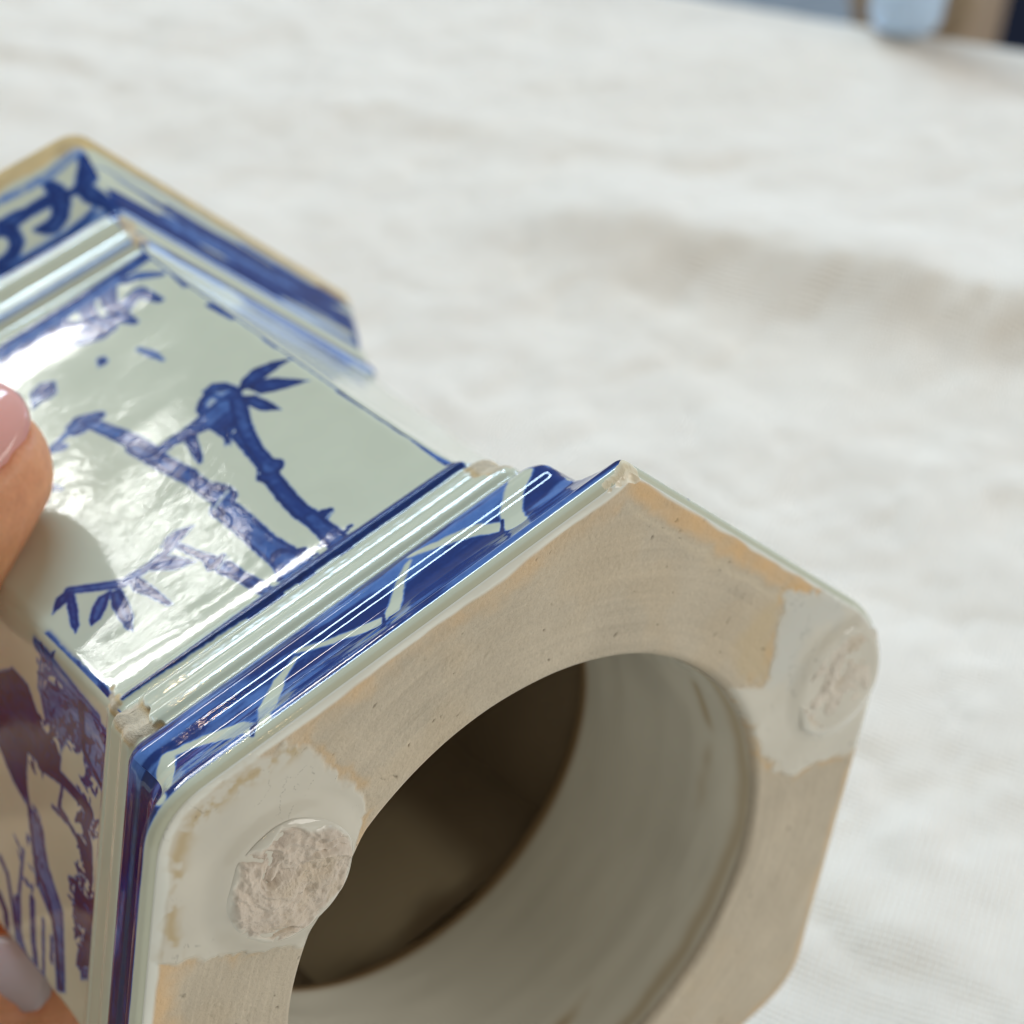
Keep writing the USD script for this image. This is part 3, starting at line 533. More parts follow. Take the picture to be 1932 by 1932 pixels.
        ("l",0.82,0.25,[[28.14,34.93,0.13],[27.66,34.89,0.45],[27.17,34.84,0.13]]),
        ("l",0.87,0.25,[[29.7,32.26,0.12],[29.11,32.39,0.38],[28.52,32.53,0.12]]),
        ("l",0.84,0.25,[[29.03,35.07,0.17],[28.96,34.49,0.57],[28.89,33.9,0.17]]),
        ("l",0.97,0.25,[[23.87,33.69,0.12],[23.36,33.51,0.39],[22.85,33.33,0.12]]),
        ("l",0.9,0.25,[[26.7,34.72,0.16],[25.85,34.61,0.54],[25.01,34.5,0.16]]),
        ("l",0.91,0.25,[[28.13,31.93,0.2],[27.77,31.33,0.66],[27.41,30.72,0.2]]),
        ("l",0.83,0.25,[[26.77,33.13,0.17],[26.57,32.34,0.57],[26.36,31.56,0.17]]),
        ("l",0.95,0.25,[[24.81,33.62,0.2],[24.42,32.92,0.67],[24.02,32.21,0.2]]),
        ("l",0.89,0.25,[[29.39,31.86,0.17],[28.69,31.92,0.57],[27.98,31.98,0.17]]),
        ("l",0.98,0.25,[[26.39,33.02,0.15],[25.83,33.25,0.48],[25.27,33.49,0.15]]),
        ("l",0.94,0.25,[[23.67,35.64,0.13],[23.28,35.32,0.44],[22.89,34.99,0.13]]),
        ("l",0.92,0.25,[[24.13,33.24,0.1],[24.0,32.84,0.33],[23.86,32.43,0.1]]),
        ("l",0.66,0.25,[[28.33,25.18,0.18],[27.66,25.4,0.6],[27.0,25.62,0.18]]),
        ("l",0.81,0.25,[[32.27,22.47,0.28],[32.54,20.87,0.92],[32.17,20.5,0.28]]),
        ("l",0.61,0.25,[[29.53,25.17,0.17],[29.62,24.45,0.57],[29.73,23.71,0.17]]),
        ("l",0.75,0.25,[[30.99,23.13,0.4],[31.46,21.95,1.34],[32.06,20.51,0.4]]),
        ("l",0.72,0.25,[[34.56,22.75,0.16],[34.0,22.55,0.55],[33.43,22.35,0.16]]),
        ("l",0.81,0.25,[[31.37,26.37,0.24],[31.9,25.25,0.8],[32.45,24.08,0.24]]),
        ("l",0.63,0.25,[[31.63,21.21,0.3],[30.49,22.09,0.99],[29.66,22.39,0.3]]),
        ("l",0.72,0.25,[[33.8,23.19,0.37],[33.83,22.37,1.23],[34.26,20.72,0.37]]),
        ("l",0.7,0.25,[[31.71,23.58,0.17],[30.97,23.61,0.57],[30.24,23.64,0.17]]),
        ("l",0.59,0.25,[[29.6,24.47,0.32],[28.62,24.93,1.07],[27.64,25.38,0.32]]),
        ("l",0.6,0.25,[[30.32,25.82,0.08],[30.02,25.56,0.28],[29.73,25.31,0.08]]),
        ("l",0.62,0.25,[[34.53,24.52,0.22],[34.28,23.82,0.75],[34.04,23.1,0.22]]),
        ("l",0.84,0.25,[[31.78,24.81,0.15],[31.18,24.91,0.51],[30.57,25.02,0.15]]),
        ("l",0.74,0.25,[[32.75,23.96,0.15],[32.61,23.3,0.52],[32.49,22.62,0.15]]),
        ("l",0.65,0.25,[[28.96,25.07,0.15],[28.91,24.53,0.5],[28.88,23.98,0.15]]),
        ("l",0.56,0.25,[[31.73,22.34,0.23],[32.22,20.75,0.77],[32.05,20.41,0.23]]),
        ("l",0.79,0.25,[[31.73,26.62,0.23],[31.88,25.82,0.77],[32.04,25.0,0.23]]),
        ("l",0.75,0.25,[[32.68,24.95,0.08],[32.47,24.6,0.27],[32.26,24.24,0.08]]),
        ("l",0.73,0.25,[[26.92,25.34,0.07],[26.78,25.04,0.24],[26.65,24.73,0.07]]),
        ("l",0.58,0.25,[[29.75,25.84,0.1],[29.35,25.76,0.33],[28.95,25.69,0.1]]),
        ("l",0.56,0.25,[[11.64,37.4,0.14],[11.27,37.06,0.47],[10.9,36.72,0.14]]),
        ("l",0.42,0.25,[[11.29,37.22,0.1],[10.92,37.02,0.34],[10.55,36.82,0.1]]),
        ("l",0.66,0.25,[[17.15,34.82,0.14],[16.87,34.35,0.48],[16.59,33.87,0.14]]),
        ("l",0.43,0.25,[[18.65,35.16,0.14],[18.57,34.59,0.47],[18.49,34.03,0.14]]),
        ("l",0.69,0.25,[[11.99,32.82,0.19],[10.99,33.08,0.64],[9.98,33.35,0.19]]),
        ("l",0.65,0.25,[[18.27,34.49,0.13],[17.68,34.17,0.45],[17.08,33.84,0.13]]),
        ("l",0.56,0.25,[[12.9,38.39,0.15],[12.51,37.67,0.49],[12.12,36.95,0.15]]),
        ("l",0.66,0.25,[[13.29,34.15,0.12],[13.43,33.53,0.41],[13.56,32.9,0.12]]),
        ("l",0.42,0.25,[[14.61,35.8,0.19],[14.0,35.61,0.63],[13.4,35.41,0.19]]),
        ("l",0.5,0.25,[[14.78,35.9,0.11],[14.56,35.43,0.38],[14.34,34.96,0.11]]),
        ("l",0.42,0.25,[[11.52,35.29,0.14],[11.35,34.68,0.46],[11.19,34.07,0.14]]),
        ("l",0.47,0.25,[[13.71,32.08,0.22],[13.01,32.43,0.73],[12.31,32.78,0.22]]),
        ("l",0.41,0.25,[[17.14,34.26,0.13],[16.52,34.18,0.45],[15.89,34.11,0.13]]),
        ("l",0.49,0.25,[[14.7,33.05,0.15],[14.11,32.98,0.51],[13.53,32.91,0.15]]),
        ("l",0.49,0.25,[[9.81,34.07,0.17],[9.18,34.11,0.58],[8.55,34.14,0.17]]),
        ("l",0.4,0.25,[[9.11,36.2,0.25],[9.12,35.3,0.82],[9.13,34.41,0.25]]),
        ("l",0.53,0.25,[[17.57,33.0,0.18],[16.89,32.71,0.59],[16.21,32.42,0.18]]),
        ("l",0.51,0.25,[[18.52,33.96,0.08],[18.31,33.64,0.28],[18.1,33.32,0.08]]),
    ],
    1: [
        ("l",0.95,0.5,[[0.73,84.41,0.85],[5.19,82.41,0.84],[10.78,83.57,1.62],[16.99,81.76,0.87],[25.13,81.71,0.93],[32.4,80.78,1.82],[37.52,80.0,1.82]]),
        ("l",0.95,0.5,[[9.88,94.16,1.65],[12.51,94.02,2.06],[15.17,94.28,1.56],[19.35,94.75,1.51],[23.19,94.21,2.38]]),
        ("l",0.95,0.5,[[18.08,92.92,0.95],[20.35,93.24,1.3],[23.42,93.68,0.96]]),
        ("l",0.98,0.5,[[24.27,94.08,2.02],[27.38,94.52,2.52],[30.26,94.5,2.62],[34.15,96.55,3.29]]),
        ("l",0.95,0.5,[[30.44,92.62,1.75],[33.91,92.94,2.75],[37.11,93.1,2.9],[38.0,90.48,3.18]]),
        ("l",0.75,0.7,[[13.78,99.8,2.95],[19.48,99.8,2.91],[26.36,99.71,2.46],[33.01,99.8,2.37],[37.52,99.44,2.68]]),
        ("l",0.7,0.7,[[8.46,91.37,2.18],[14.39,92.0,2.09],[21.23,92.52,1.93],[27.03,93.03,1.68]]),
    ],
}


# ---------------------------------------------------------------- helpers
def put(path, v, f, mat, nrm=None, paint=None, bare=None, kind=None):
    me = UsdGeom.Mesh.Define(stage, path)
    f = np.asarray(f, np.int32)
    me.CreatePointsAttr(Vt.Vec3fArray.FromNumpy(np.asarray(v, np.float32)))
    me.CreateFaceVertexCountsAttr(Vt.IntArray.FromNumpy(np.full(len(f), f.shape[1], np.int32)))
    me.CreateFaceVertexIndicesAttr(Vt.IntArray.FromNumpy(f.ravel()))
    me.CreateSubdivisionSchemeAttr('none')
    if nrm is not None:
        me.CreateNormalsAttr(Vt.Vec3fArray.FromNumpy(np.asarray(nrm, np.float32)))
        me.SetNormalsInterpolation('vertex')
    api = UsdGeom.PrimvarsAPI(me)
    if paint is not None:
        api.CreatePrimvar('paint', Sdf.ValueTypeNames.Color3fArray, 'vertex').Set(Vt.Vec3fArray.FromNumpy(np.asarray(paint, np.float32)))
    if bare is not None:
        api.CreatePrimvar('bare', Sdf.ValueTypeNames.FloatArray, 'vertex').Set(Vt.FloatArray.FromNumpy(np.asarray(bare, np.float32)))
    UsdShade.MaterialBindingAPI.Apply(me.GetPrim()).Bind(mat)
    if kind:
        me.GetPrim().SetCustomDataByKey('kind', kind)
    return me


def tag(prim, label=None, category=None, group=None, kind=None):
    p = prim.GetPrim() if hasattr(prim, 'GetPrim') else prim
    for k, v in (('label', label), ('category', category), ('group', group), ('kind', kind)):
        if v:
            p.SetCustomDataByKey(k, v)
    return prim


def grid_faces(nu, nv, start=0, flip=False, wrap=False):
    i, j = np.meshgrid(np.arange(nu if wrap else nu - 1), np.arange(nv - 1), indexing='ij')
    a, b = i * nv + j, ((i + 1) % nu) * nv + j
    q = np.stack([a, b, b + 1, a + 1], -1).reshape(-1, 4) + start
    return q[:, ::-1] if flip else q


def grid_normals(p, wrap=False):
    """Normals of a grid of points (nu, nv, 3): du x dv."""
    if wrap:
        du = np.roll(p, -1, 0) - np.roll(p, 1, 0)
    else:
        du = np.gradient(p, axis=0)
    n = np.cross(du, np.gradient(p, axis=1))
    return n / np.maximum(np.linalg.norm(n, axis=-1, keepdims=True), 1e-12)


def inside_sdf(P, poly):
    """Signed distance (negative inside) of points P (n, 2) to a polygon."""
    poly = np.asarray(poly, float)
    d2, ins = np.full(len(P), 1e18), np.zeros(len(P), bool)
    for a, b in zip(poly, np.roll(poly, -1, 0)):
        e = b - a
        t = np.clip(((P - a) @ e) / max(e @ e, 1e-12), 0, 1)
        d2 = np.minimum(d2, ((P - a - t[:, None] * e) ** 2).sum(1))
        c = (a[1] > P[:, 1]) != (b[1] > P[:, 1])
        if c.any():
            x = a[0] + (P[c, 1] - a[1]) / (b[1] - a[1]) * e[0]
            ins[c] ^= P[c, 0] < x
    d = np.sqrt(d2)
    return np.where(ins, -d, d)


def brush_sdf(P, rows):
    """Signed distance to a brush line of points with widths."""
    rows = np.asarray(rows, float)
    d = np.full(len(P), 1e9)
    for a, b in zip(rows[:-1], rows[1:]):
        e = b[:2] - a[:2]
        t = np.clip(((P - a[:2]) @ e) / max(e @ e, 1e-12), 0, 1)
        d = np.minimum(d, np.sqrt(((P - a[:2] - t[:, None] * e) ** 2).sum(1)) - .5 * (a[2] + (b[2] - a[2]) * t))
    return d


def apply_strokes(strokes, U, Zc, dens, edge=0.0):
    """Lays the brush strokes over the pigment density."""
    P = np.stack([U.ravel(), Zc.ravel()], -1)
    d = dens.ravel().copy()
    wob = .16 * (fbm(np.c_[P * 2.2, np.zeros(len(P))], 2, 21) - .5)
    for kind, v, soft, rows in strokes:
        r = np.asarray(rows, float)
        pad = soft * 2 + .3 + (r[:, 2].max() / 2 if kind == 'l' else 0)
        lo, hi = r[:, :2].min(0) - pad, r[:, :2].max(0) + pad
        k = np.nonzero(((P > lo) & (P < hi)).all(1))[0]
        if not len(k):
            continue
        s = (brush_sdf if kind == 'l' else inside_sdf)(P[k], r) + wob[k]
        a = smooth(soft * .6, -soft * .6, s)
        # ink pools along the edge of a stroke
        v2 = v + (-.15 + .30 * np.exp(-(s / .24 + .9) ** 2) + .30 * (fbm(np.c_[P[k] * np.array([1.6, .5]), np.zeros(len(k))], 3, 23) - .5) if v > .3 else 0)
        d[k] = d[k] * (1 - a) + v2 * a
    return d.reshape(dens.shape)


GLAZE = np.array([.52, .55, .435])
WASH, INK = np.array([.075, .175, .45]), np.array([.005, .032, .175])
DEEP = np.array([.004, .015, .085])


def pigment(d, P3):
    """Colour of the cobalt under the glaze for density d; P3 for its mottling."""
    mot = fbm(P3 * 1.6, 3, 31)
    fine = noise(P3 * 7.0, 33)
    d = np.clip(d * (.90 + .26 * mot + .10 * fine), 0, 1.4)[..., None]
    lo = GLAZE + (WASH - GLAZE) * np.clip(d / .5, 0, 1)
    mid = np.where(d < .5, lo, WASH + (INK - WASH) * np.clip((d - .5) / .42, 0, 1))
    return mid + (DEEP - mid) * np.clip((d - .95) / .4, 0, 1)


CLAY, OCHRE = np.array([.535, .478, .38]), np.array([.52, .36, .15])


def chip_z(xy):
    a, b = np.array([23.2, 39.2]), np.array([27.6, 35.2])                       # along the outline next to the broken corner
    e = b - a
    t = np.clip(((xy - a) @ e) / (e @ e), 0, 1)
    d = np.hypot(*np.moveaxis(xy - a - t[..., None] * e, -1, 0))
    q = np.concatenate([xy * .9, np.zeros(xy.shape[:-1] + (1,))], -1)
    return np.where(d < 4, -.45 + 2.0 * (1 - d / (1.7 + 1.0 * fbm(q, 2, 77))) + .3 * (noise(q * 2.2, 5) - .5), -9)


def side_patch(k, s, z, mode):
    """Points, normals, colour and bareness of a patch of side face k."""
    sg, zg = np.meshgrid(s, z, indexing='ij')
    p = surf(k, sg, zg)
    e = 2e-3
    du = surf(k, np.clip(sg + e, 0, 1), zg) - surf(k, np.clip(sg - e, 0, 1), zg)
    dv = surf(k, sg, zg + .03) - surf(k, sg, zg - .03)
    n = np.cross(du, dv)
    n /= np.maximum(np.linalg.norm(n, axis=-1, keepdims=True), 1e-12)
    U, dens, bare = sg * ULEN, np.zeros_like(sg), np.zeros_like(sg)
    q3 = np.stack([U + 60 * k, zg, np.zeros_like(zg)], -1)
    strokes = PAINT[k] if k in PAINT else PAINT[0]
    if mode == 'foot':
        edge = .25 * (fbm(q3 * .5, 2, 8) - .5)
        dens = .95 * smooth(.55, .85, zg + .3 * edge) * (1 - smooth(12.3, 12.8, zg + edge))
        dens += .16 * np.exp(-((zg - 12.3) / .5) ** 2) + .18 * np.exp(-((zg - 1.1) / .35) ** 2)
        dens = dens * (1 - .48 * smooth(.45, .72, fbm(q3 * np.array([.16, .8, 1]), 3, 14)))
        strokes = PAINT[0] if k != 5 else []
    elif mode == 'rim':
        dens = .35 * np.exp(-((zg - 82.6) / .5) ** 2) + .45 * np.exp(-((zg - 88.6) / .6) ** 2)
        if k:
            dens = dens + .85 * smooth(.42, .56, fbm(np.stack([U * .07 + 9 * k, zg * .75, 0 * zg], -1), 3, 44)) * smooth(88.2, 89.2, zg) * smooth(97.2, 96, zg)
            dens = dens + .5 * smooth(.45, .55, fbm(np.stack([U * .06 + 5 * k, zg * 1.1, 0 * zg], -1), 2, 45)) * smooth(81.6, 82, zg) * smooth(84.6, 83.8, zg)
    if mode == 'panel' and k not in PAINT:
        strokes = []
    dens = apply_strokes(strokes, U, zg, dens)
    if k == 5:
        dens = dens * 1.32
    col = pigment(dens, q3)
    col = col * (.97 + .06 * fbm(q3 * .35, 2, 3))[..., None]
    # bare, chipped spots at the corners and the unglazed ochre lip of the mouth
    L = 38.0
    rough = .9 * (fbm(q3 * .9, 3, 41) - .5)
    c0, c1 = sg * L, (1 - sg) * L
    spots = []
    if k == 0:
        spots += [(c0 + .0 * zg, 2.5, 13.6, 19.4), (c1, 1.9, 14.8, 19.2), (c1, .8, 82, 86.5), (c0, .9, 20.2, 23)]
    if k == 5:
        spots += [(c1, .55, 13.6, 19.4), (c1, .5, 20, 22)]
    if k == 1:
        spots += [(c0, 1.0, 14.8, 19.2), (c0, .8, 82, 86)]
    for c, w, z0, z1 in spots:
        a = smooth(.35, -.15, np.maximum(c - w, np.maximum(z0 - zg, zg - z1)) + 1.6 * rough)
        tone = (CLAY * 1.0 + (OCHRE - CLAY) * (.15 + .5 * np.exp(-((c - w) / .35) ** 2))[..., None]) * (.85 + .3 * noise(q3 * 3, 6))[..., None]
        col = col * (1 - a[..., None]) + tone * a[..., None]
        bare = np.maximum(bare, a)
        if mode == 'foot' and w > 2:
            p = p - n * (.5 * smooth(.2, 1.4, c) * a * (.6 + .8 * fbm(q3 * 1.2, 3, 43)))[..., None]
    lip = smooth(96.9, 97.8, zg + .9 * rough)
    col = col * (1 - lip[..., None]) + (np.array([.50, .37, .17]) * (.8 + .4 * fbm(q3 * .5, 2, 4))[..., None]) * lip[..., None]
    bare = np.maximum(bare, .7 * lip)
    if mode == 'foot':
        cz = chip_z(p[..., :2])
        hit = (cz > zg) & (k in (0, 1))
        p[..., 2] = np.where(hit, np.minimum(cz, 2.6), p[..., 2])
        h = hit.astype(float)[..., None]
        col = col * (1 - h) + np.array([.72, .66, .5]) * h
        bare = np.where(hit, .8, bare)
    return p, n, col, bare


def weld(patches):
    v, n, f, c, b, at = [], [], [], [], [], 0
    for p, nn, col, ba in patches:
        nu, nv = p.shape[:2]
        v.append(p.reshape(-1, 3) * 1e-3)
        n.append(nn.reshape(-1, 3))
        c.append(col.reshape(-1, 3))
        b.append(ba.ravel())
        f.append(grid_faces(nu, nv, at))
        at += nu * nv
    return np.concatenate(v), np.concatenate(f), np.concatenate(n), np.concatenate(c), np.concatenate(b)


def spaced(n, tight=.06):
    """0..1, with points packed near both ends, where the corners are rounded."""
    t = np.linspace(0, 1, n)
    return t - .45 * tight / .06 * .1 * np.sin(2 * np.pi * t) * 1.4 / 1


# ---------------------------------------------------------------- materials
def M(name, nodes, links, surface='p.BSDF'):
    return usdkit.material(stage, '/World/Looks/' + name, nodes, links, surface=surface)


UsdGeom.Scope.Define(stage, '/World/Looks')
porcelain = M('porcelain', {
    'a': ('attribute', {'attribute': 'paint'}), 'b': ('attribute', {'attribute': 'bare'}), 'tc': ('texture_coordinate', {}),
    'peel': ('noise_texture', {'scale': 900.0, 'detail': 2.0}), 'grit': ('noise_texture', {'scale': 2600.0, 'detail': 4.0, 'roughness': .65}),
    'ra': ('map_range', {'from_min': 0.0, 'from_max': 1.0, 'to_min': .075, 'to_max': .85}),
    'sp': ('map_range', {'from_min': 0.0, 'from_max': 1.0, 'to_min': .55, 'to_max': .12}),
    'bs': ('map_range', {'from_min': 0.0, 'from_max': 1.0, 'to_min': .0, 'to_max': .55}),
    'b1': ('bump', {'strength': .045, 'distance': .0003}), 'b2': ('bump', {'distance': .00025}),
    'p': ('principled_bsdf', {'subsurface_weight': .0, 'ior': 1.5})},
    [('tc.object', 'peel.vector'), ('tc.object', 'grit.vector'), ('peel.fac', 'b1.height'), ('grit.fac', 'b2.height'), ('b.fac', 'bs.value'), ('bs.result', 'b2.strength'),
     ('b1.normal', 'b2.normal'), ('b2.normal', 'p.normal'), ('a.color', 'p.base_color'), ('b.fac', 'ra.value'), ('ra.result', 'p.roughness'), ('b.fac', 'sp.value'), ('sp.result', 'p.specular_ior_level')])
cavity_clay = M('cavity_clay', {'tc': ('texture_coordinate', {}), 'n': ('noise_texture', {'scale': 120.0, 'detail': 4.0}),
                                'r': ('rgb_ramp', {'ramp': [(.3, (.27, .21, .14)), (.7, (.38, .30, .21))]}), 'p': ('principled_bsdf', {'roughness': .8, 'specular_ior_level': .2})},
                [('tc.object', 'n.vector'), ('n.fac', 'r.fac'), ('r.color', 'p.base_color')])

# ---------------------------------------------------------------- the vase
T = np.array([[-.62143, .45218, -.63981], [-.42561, .4908, .76025], [.65778, .74475, -.11254]])
ORG = np.array([.00581, .10913, .05983])
vase = UsdGeom.Xform.Define(stage, '/World/hexagonal_vase')
mm = Gf.Matrix4d(1)
for row in range(3):
    mm.SetRow3(row, Gf.Vec3d(*map(float, T[:, row])))
mm.SetTranslateOnly(Gf.Vec3d(*map(float, ORG)))
vase.AddTransformOp().Set(mm)
tag(vase, 'blue and white hexagonal porcelain vase held tilted, its unglazed base facing the viewer', 'vase')
VP = '/World/hexagonal_vase/'

foot = []
for k in range(6):
    nu, nz = {0: (460, 300), 5: (160, 220), 1: (140, 160)}.get(k, (90, 70))
    foot.append(side_patch(k, spaced(nu), np.linspace(-.2, 21, nz), 'foot'))
v, f, n, c, b = weld(foot)
tag(put(VP + 'foot', v, f, porcelain, n, c, b), 'flared foot with moulded white rim and blue band crossed by white cracked-ice lines')
names = {0: 'celadon white panel painted with blue bamboo stalks and leaves', 5: 'shaded panel painted with a blue landscape of rocks and trees'}
for k in range(6):
    nu, nz = {0: (480, 680), 5: (320, 420), 1: (120, 160)}.get(k, (60, 60))
    v, f, n, c, b = weld([side_patch(k, spaced(nu), np.linspace(21, 81.6, nz), 'panel')])
    me = put(VP + ('body_panel_%03d' % k if k else 'body_panel'), v, f, porcelain, n, c, b)
    if k in names:
        tag(me, names[k])
rim = []
for k in range(6):
    nu, nz = {0: (220, 170), 1: (200, 170)}.get(k, (70, 60))
    rim.append(side_patch(k, spaced(nu), np.linspace(81.6, 101.7, nz), 'rim'))
v, f, n, c, b = weld(rim)
tag(put(VP + 'rim', v, f, porcelain, n, c, b), 'flared rim with blue scrolls and an ochre unglazed lip')

# base plate between the outline and the round opening
HOLE, FLAT = 26.6, -.45
KNOBS = [(32.2, -2.5, 5.75), (-20.3, 32.4, 5.5)]
GLAZE_A = [[44.4, -6.8], [46.0, -3.5], [46.0, -1.1], [44.2, 2.2], [42.2, 5.3], [38.8, 7.8], [36.1, 7.3], [33.0, 6.4], [31.3, 6.4], [28.9, 4.9], [26.2, -.3], [25.0, -1.4], [25.0, -6.1], [25.7, -8.2], [28.9, -8.4], [31.4, -9.3], [32.9, -10.4], [39.3, -11.8], [46, -12.3]]
GLAZE_B = [[-5.2, 36.8], [-9.1, 38.2], [-15.1, 41.6], [-25.4, 40.4], [-28.1, 35.5], [-32.0, 28.3], [-27.5, 25.0], [-22.5, 21.5], [-21.2, 21.4], [-16.4, 22.5], [-13.6, 23.5], [-7.6, 25.7], [-5.7, 26.6], [-10.1, 28.0], [-10.3, 29.1], [-7.7, 32.1], [-6.3, 34.5]]
GLAZE_C = [[-5.2, 36.8], [-9.1, 38.2], [-15.1, 40.6], [-15.7, 37.2], [-12.4, 35.3], [-12.2, 33.0], [-14.0, 29.2], [-10.8, 28.6], [-7.7, 32.1]]
YELLOW = [[-4.8, 36.5], [-6.2, 34.5], [-7.6, 32.1], [-10.3, 29.1], [-9.6, 28.2], [-5.9, 27.4], [-2.5, 30.0], [-2.6, 33.0]]
out, face_of = [], []
for k in range(6):
    s = spaced({0: 380, 1: 260, 5: 260}.get(k, 200))[:-1]
    out.append(raw(k, s, np.full(len(s), -.2)))
    face_of += [k] * len(s)
out, face_of = np.concatenate(out), np.array(face_of)
ang = np.arctan2(out[:, 1], out[:, 0])
inn = HOLE * np.stack([np.cos(ang), np.sin(ang)], -1) * (1 + .012 * (fbm(np.stack([np.cos(ang) * 1.5, np.sin(ang) * 1.5, ang * 0], -1), 3, 2) - .5))[:, None]
NT = 190
t = np.concatenate([np.linspace(0, .07, 14)[:-1], np.linspace(.07, .93, NT - 34), np.linspace(.93, 1, 21)[1:]])
xy = inn[:, None] * (1 - t)[None, :, None] + out[:, None, :2] * t[None, :, None]
length = np.linalg.norm(out[:, :2] - inn, axis=1)[:, None]
d_out, d_in = (1 - t)[None] * length, t[None] * length
q3 = np.concatenate([xy, np.zeros(xy.shape[:2] + (1,))], -1)
flat_xy = xy.reshape(-1, 2)
wob = 1.1 * (fbm(q3.reshape(-1, 3) * .8, 3, 12) - .5)
sA = inside_sdf(flat_xy, GLAZE_A) + 1.5 * wob
sB = inside_sdf(flat_xy, GLAZE_B) + 1.7 * wob
gA = smooth(.3, -.35, sA).reshape(d_out.shape)
gB = smooth(.35, -.45, sB).reshape(d_out.shape)
gC = smooth(1.2, -1.6, inside_sdf(flat_xy, GLAZE_C) + 2 * wob).reshape(d_out.shape)
yel = smooth(.9, -1.2, inside_sdf(flat_xy, YELLOW) + 1.3 * wob).reshape(d_out.shape)
fk = np.broadcast_to(face_of[:, None], d_out.shape)
f0 = gaussian_filter1d((face_of == 0).astype(float), 6, mode='wrap')[:, None]
f1 = gaussian_filter1d((face_of == 1).astype(float), 6, mode='wrap')[:, None]
f5 = gaussian_filter1d((face_of == 5).astype(float), 6, mode='wrap')[:, None]
f234 = 1 - f0 - f1 - f5
lipw = .75 * f0 + .25 * f1 + .8 * f5 + .3 * f234 + .5 * (fbm(q3 * .35, 2, 6) - .5)
lip = smooth(.25, -.2, d_out - lipw)
glaze = np.clip(np.maximum(np.maximum(gA, gB), lip), 0, 1)
rad, th = np.hypot(xy[..., 0], xy[..., 1]), np.arctan2(xy[..., 1], xy[..., 0])
turn = fbm(np.stack([rad * 2.6, np.cos(th) * 2.2, np.sin(th) * 2.2], -1), 4, 15) - .5        # marks of the turning tool
blot = fbm(q3 * .22, 3, 16)
speck = smooth(.93, .97, noise(q3 * 1.9, 18)) * smooth(.5, .6, fbm(q3 * .5, 2, 19))
clay = CLAY * (.86 + .18 * blot + .17 * turn)[..., None]
warm = smooth(.52, .75, fbm(q3 * .16 + 4, 3, 22))
clay = clay * (1 - .22 * warm[..., None]) + np.array([.56, .45, .30]) * .22 * warm[..., None]
jag = 1.2 * (fbm(q3 * .6, 3, 25) - .5)
st0 = f0 * smooth(3.6, .2, d_out + 2.2 * jag) * (.45 + .55 * smooth(.35, .6, fbm(q3 * .3, 2, 26)))
st1 = f1 * (smooth(2.7, 1.2, d_out + .9 * jag))
st5 = f5 * smooth(4.0, .8, d_out + 2 * jag) * .8
st2 = f234 * smooth(1.6, .6, d_out + jag) * .5
stain = np.clip(st0 * .62 + st1 * .72 + st5 * .8 + st2 * .8, 0, 1) * (.55 + .75 * fbm(q3 * .45, 3, 27)) * (1 - .9 * np.maximum(gA, gB))
seam = (np.exp(-((np.minimum(sA, sB).reshape(d_out.shape) - .5) / .45) ** 2) * smooth(.38, .6, fbm(q3 * .35 + 2, 3, 62)))
grit = noise(q3 * 5.5, 63) * .5 + noise(q3 * 11, 64) * .5 - .5
clay = clay * (1 + .16 * grit)[..., None]
pale = f1 * np.exp(-((d_out + .8 * jag - 2.9) / .45) ** 2)
clay = clay * (1 - .6 * yel[..., None]) + np.array([.55, .45, .29]) * .6 * yel[..., None]
clay = clay * (1 - stain[..., None]) + np.array([.70, .475, .25]) * stain[..., None]
clay = clay * (1 - .3 * pale[..., None]) + np.array([.70, .62, .47]) * .3 * pale[..., None]
clay = clay * (1 - .45 * seam[..., None]) + np.array([.62, .42, .21]) * .45 * seam[..., None]
clay = clay * (1 - .4 * speck[..., None])
enam = np.array([.565, .545, .47]) * (.93 + .14 * blot)[..., None]
enam = enam * (1 - gC[..., None]) + np.array([.53, .535, .49]) * gC[..., None]
lipc = np.array([.70, .72, .66])
enam = enam * (1 - lip[..., None]) + lipc * lip[..., None]
dirt = (f0 * np.exp(-((d_out - 2.0 + jag) / 1.0) ** 2) * gA * smooth(.35, .65, fbm(q3 * 1.1, 3, 28)) + f5 * np.exp(-((d_out - 1.6 + .8 * jag) / .8) ** 2) * gA * smooth(.5, .62, fbm(q3 * .5, 3, 29)))
enam = enam * (1 - .75 * dirt[..., None]) + np.array([.42, .31, .14]) * .75 * dirt[..., None]
col = clay * (1 - glaze[..., None]) + enam * glaze[..., None]
crack = np.abs(fbm(q3 * .55 + 9, 3, 55) - .5)
col = col * (1 - .35 * (smooth(.012, .0, crack) * np.maximum(gA, gB) * smooth(.5, .7, fbm(q3 * .3, 2, 56)))[..., None])
bare = np.clip(1 - glaze, 0, 1) * .95
zz = np.full(d_out.shape, FLAT)
zz = zz + .25 * (1 - np.sqrt(np.clip(1 - (1 - np.clip(d_out / .8, 0, 1)) ** 2, 0, 1)))
zz = zz + .95 * (1 - np.sqrt(np.clip(1 - (1 - np.clip(d_in / .9, 0, 1)) ** 2, 0, 1)))
body = smooth(0, 1.2, d_out) * smooth(0, 1.4, d_in)
zz = zz + body * bare * (.07 * turn + .06 * (fbm(q3 * 2.5, 3, 30) - .5) + .10 * speck)
zz = zz + body * (.55 * (fbm(q3 * .16, 2, 31) - .5) - .14 * np.maximum(gA, gB))
pits = smooth(.66, .8, fbm(q3 * .55, 2, 61)) * smooth(4.5, 7.5, rad - HOLE + 3.5) * smooth(12, 8, rad - HOLE)
zz = zz + body * .12 * pits * bare * (noise(q3 * 3, 9) - .3)
cz = chip_z(xy)
hit = cz > zz
zz = np.where(hit, np.minimum(cz, 2.6), zz)
hs = hit.astype(float)[..., None]
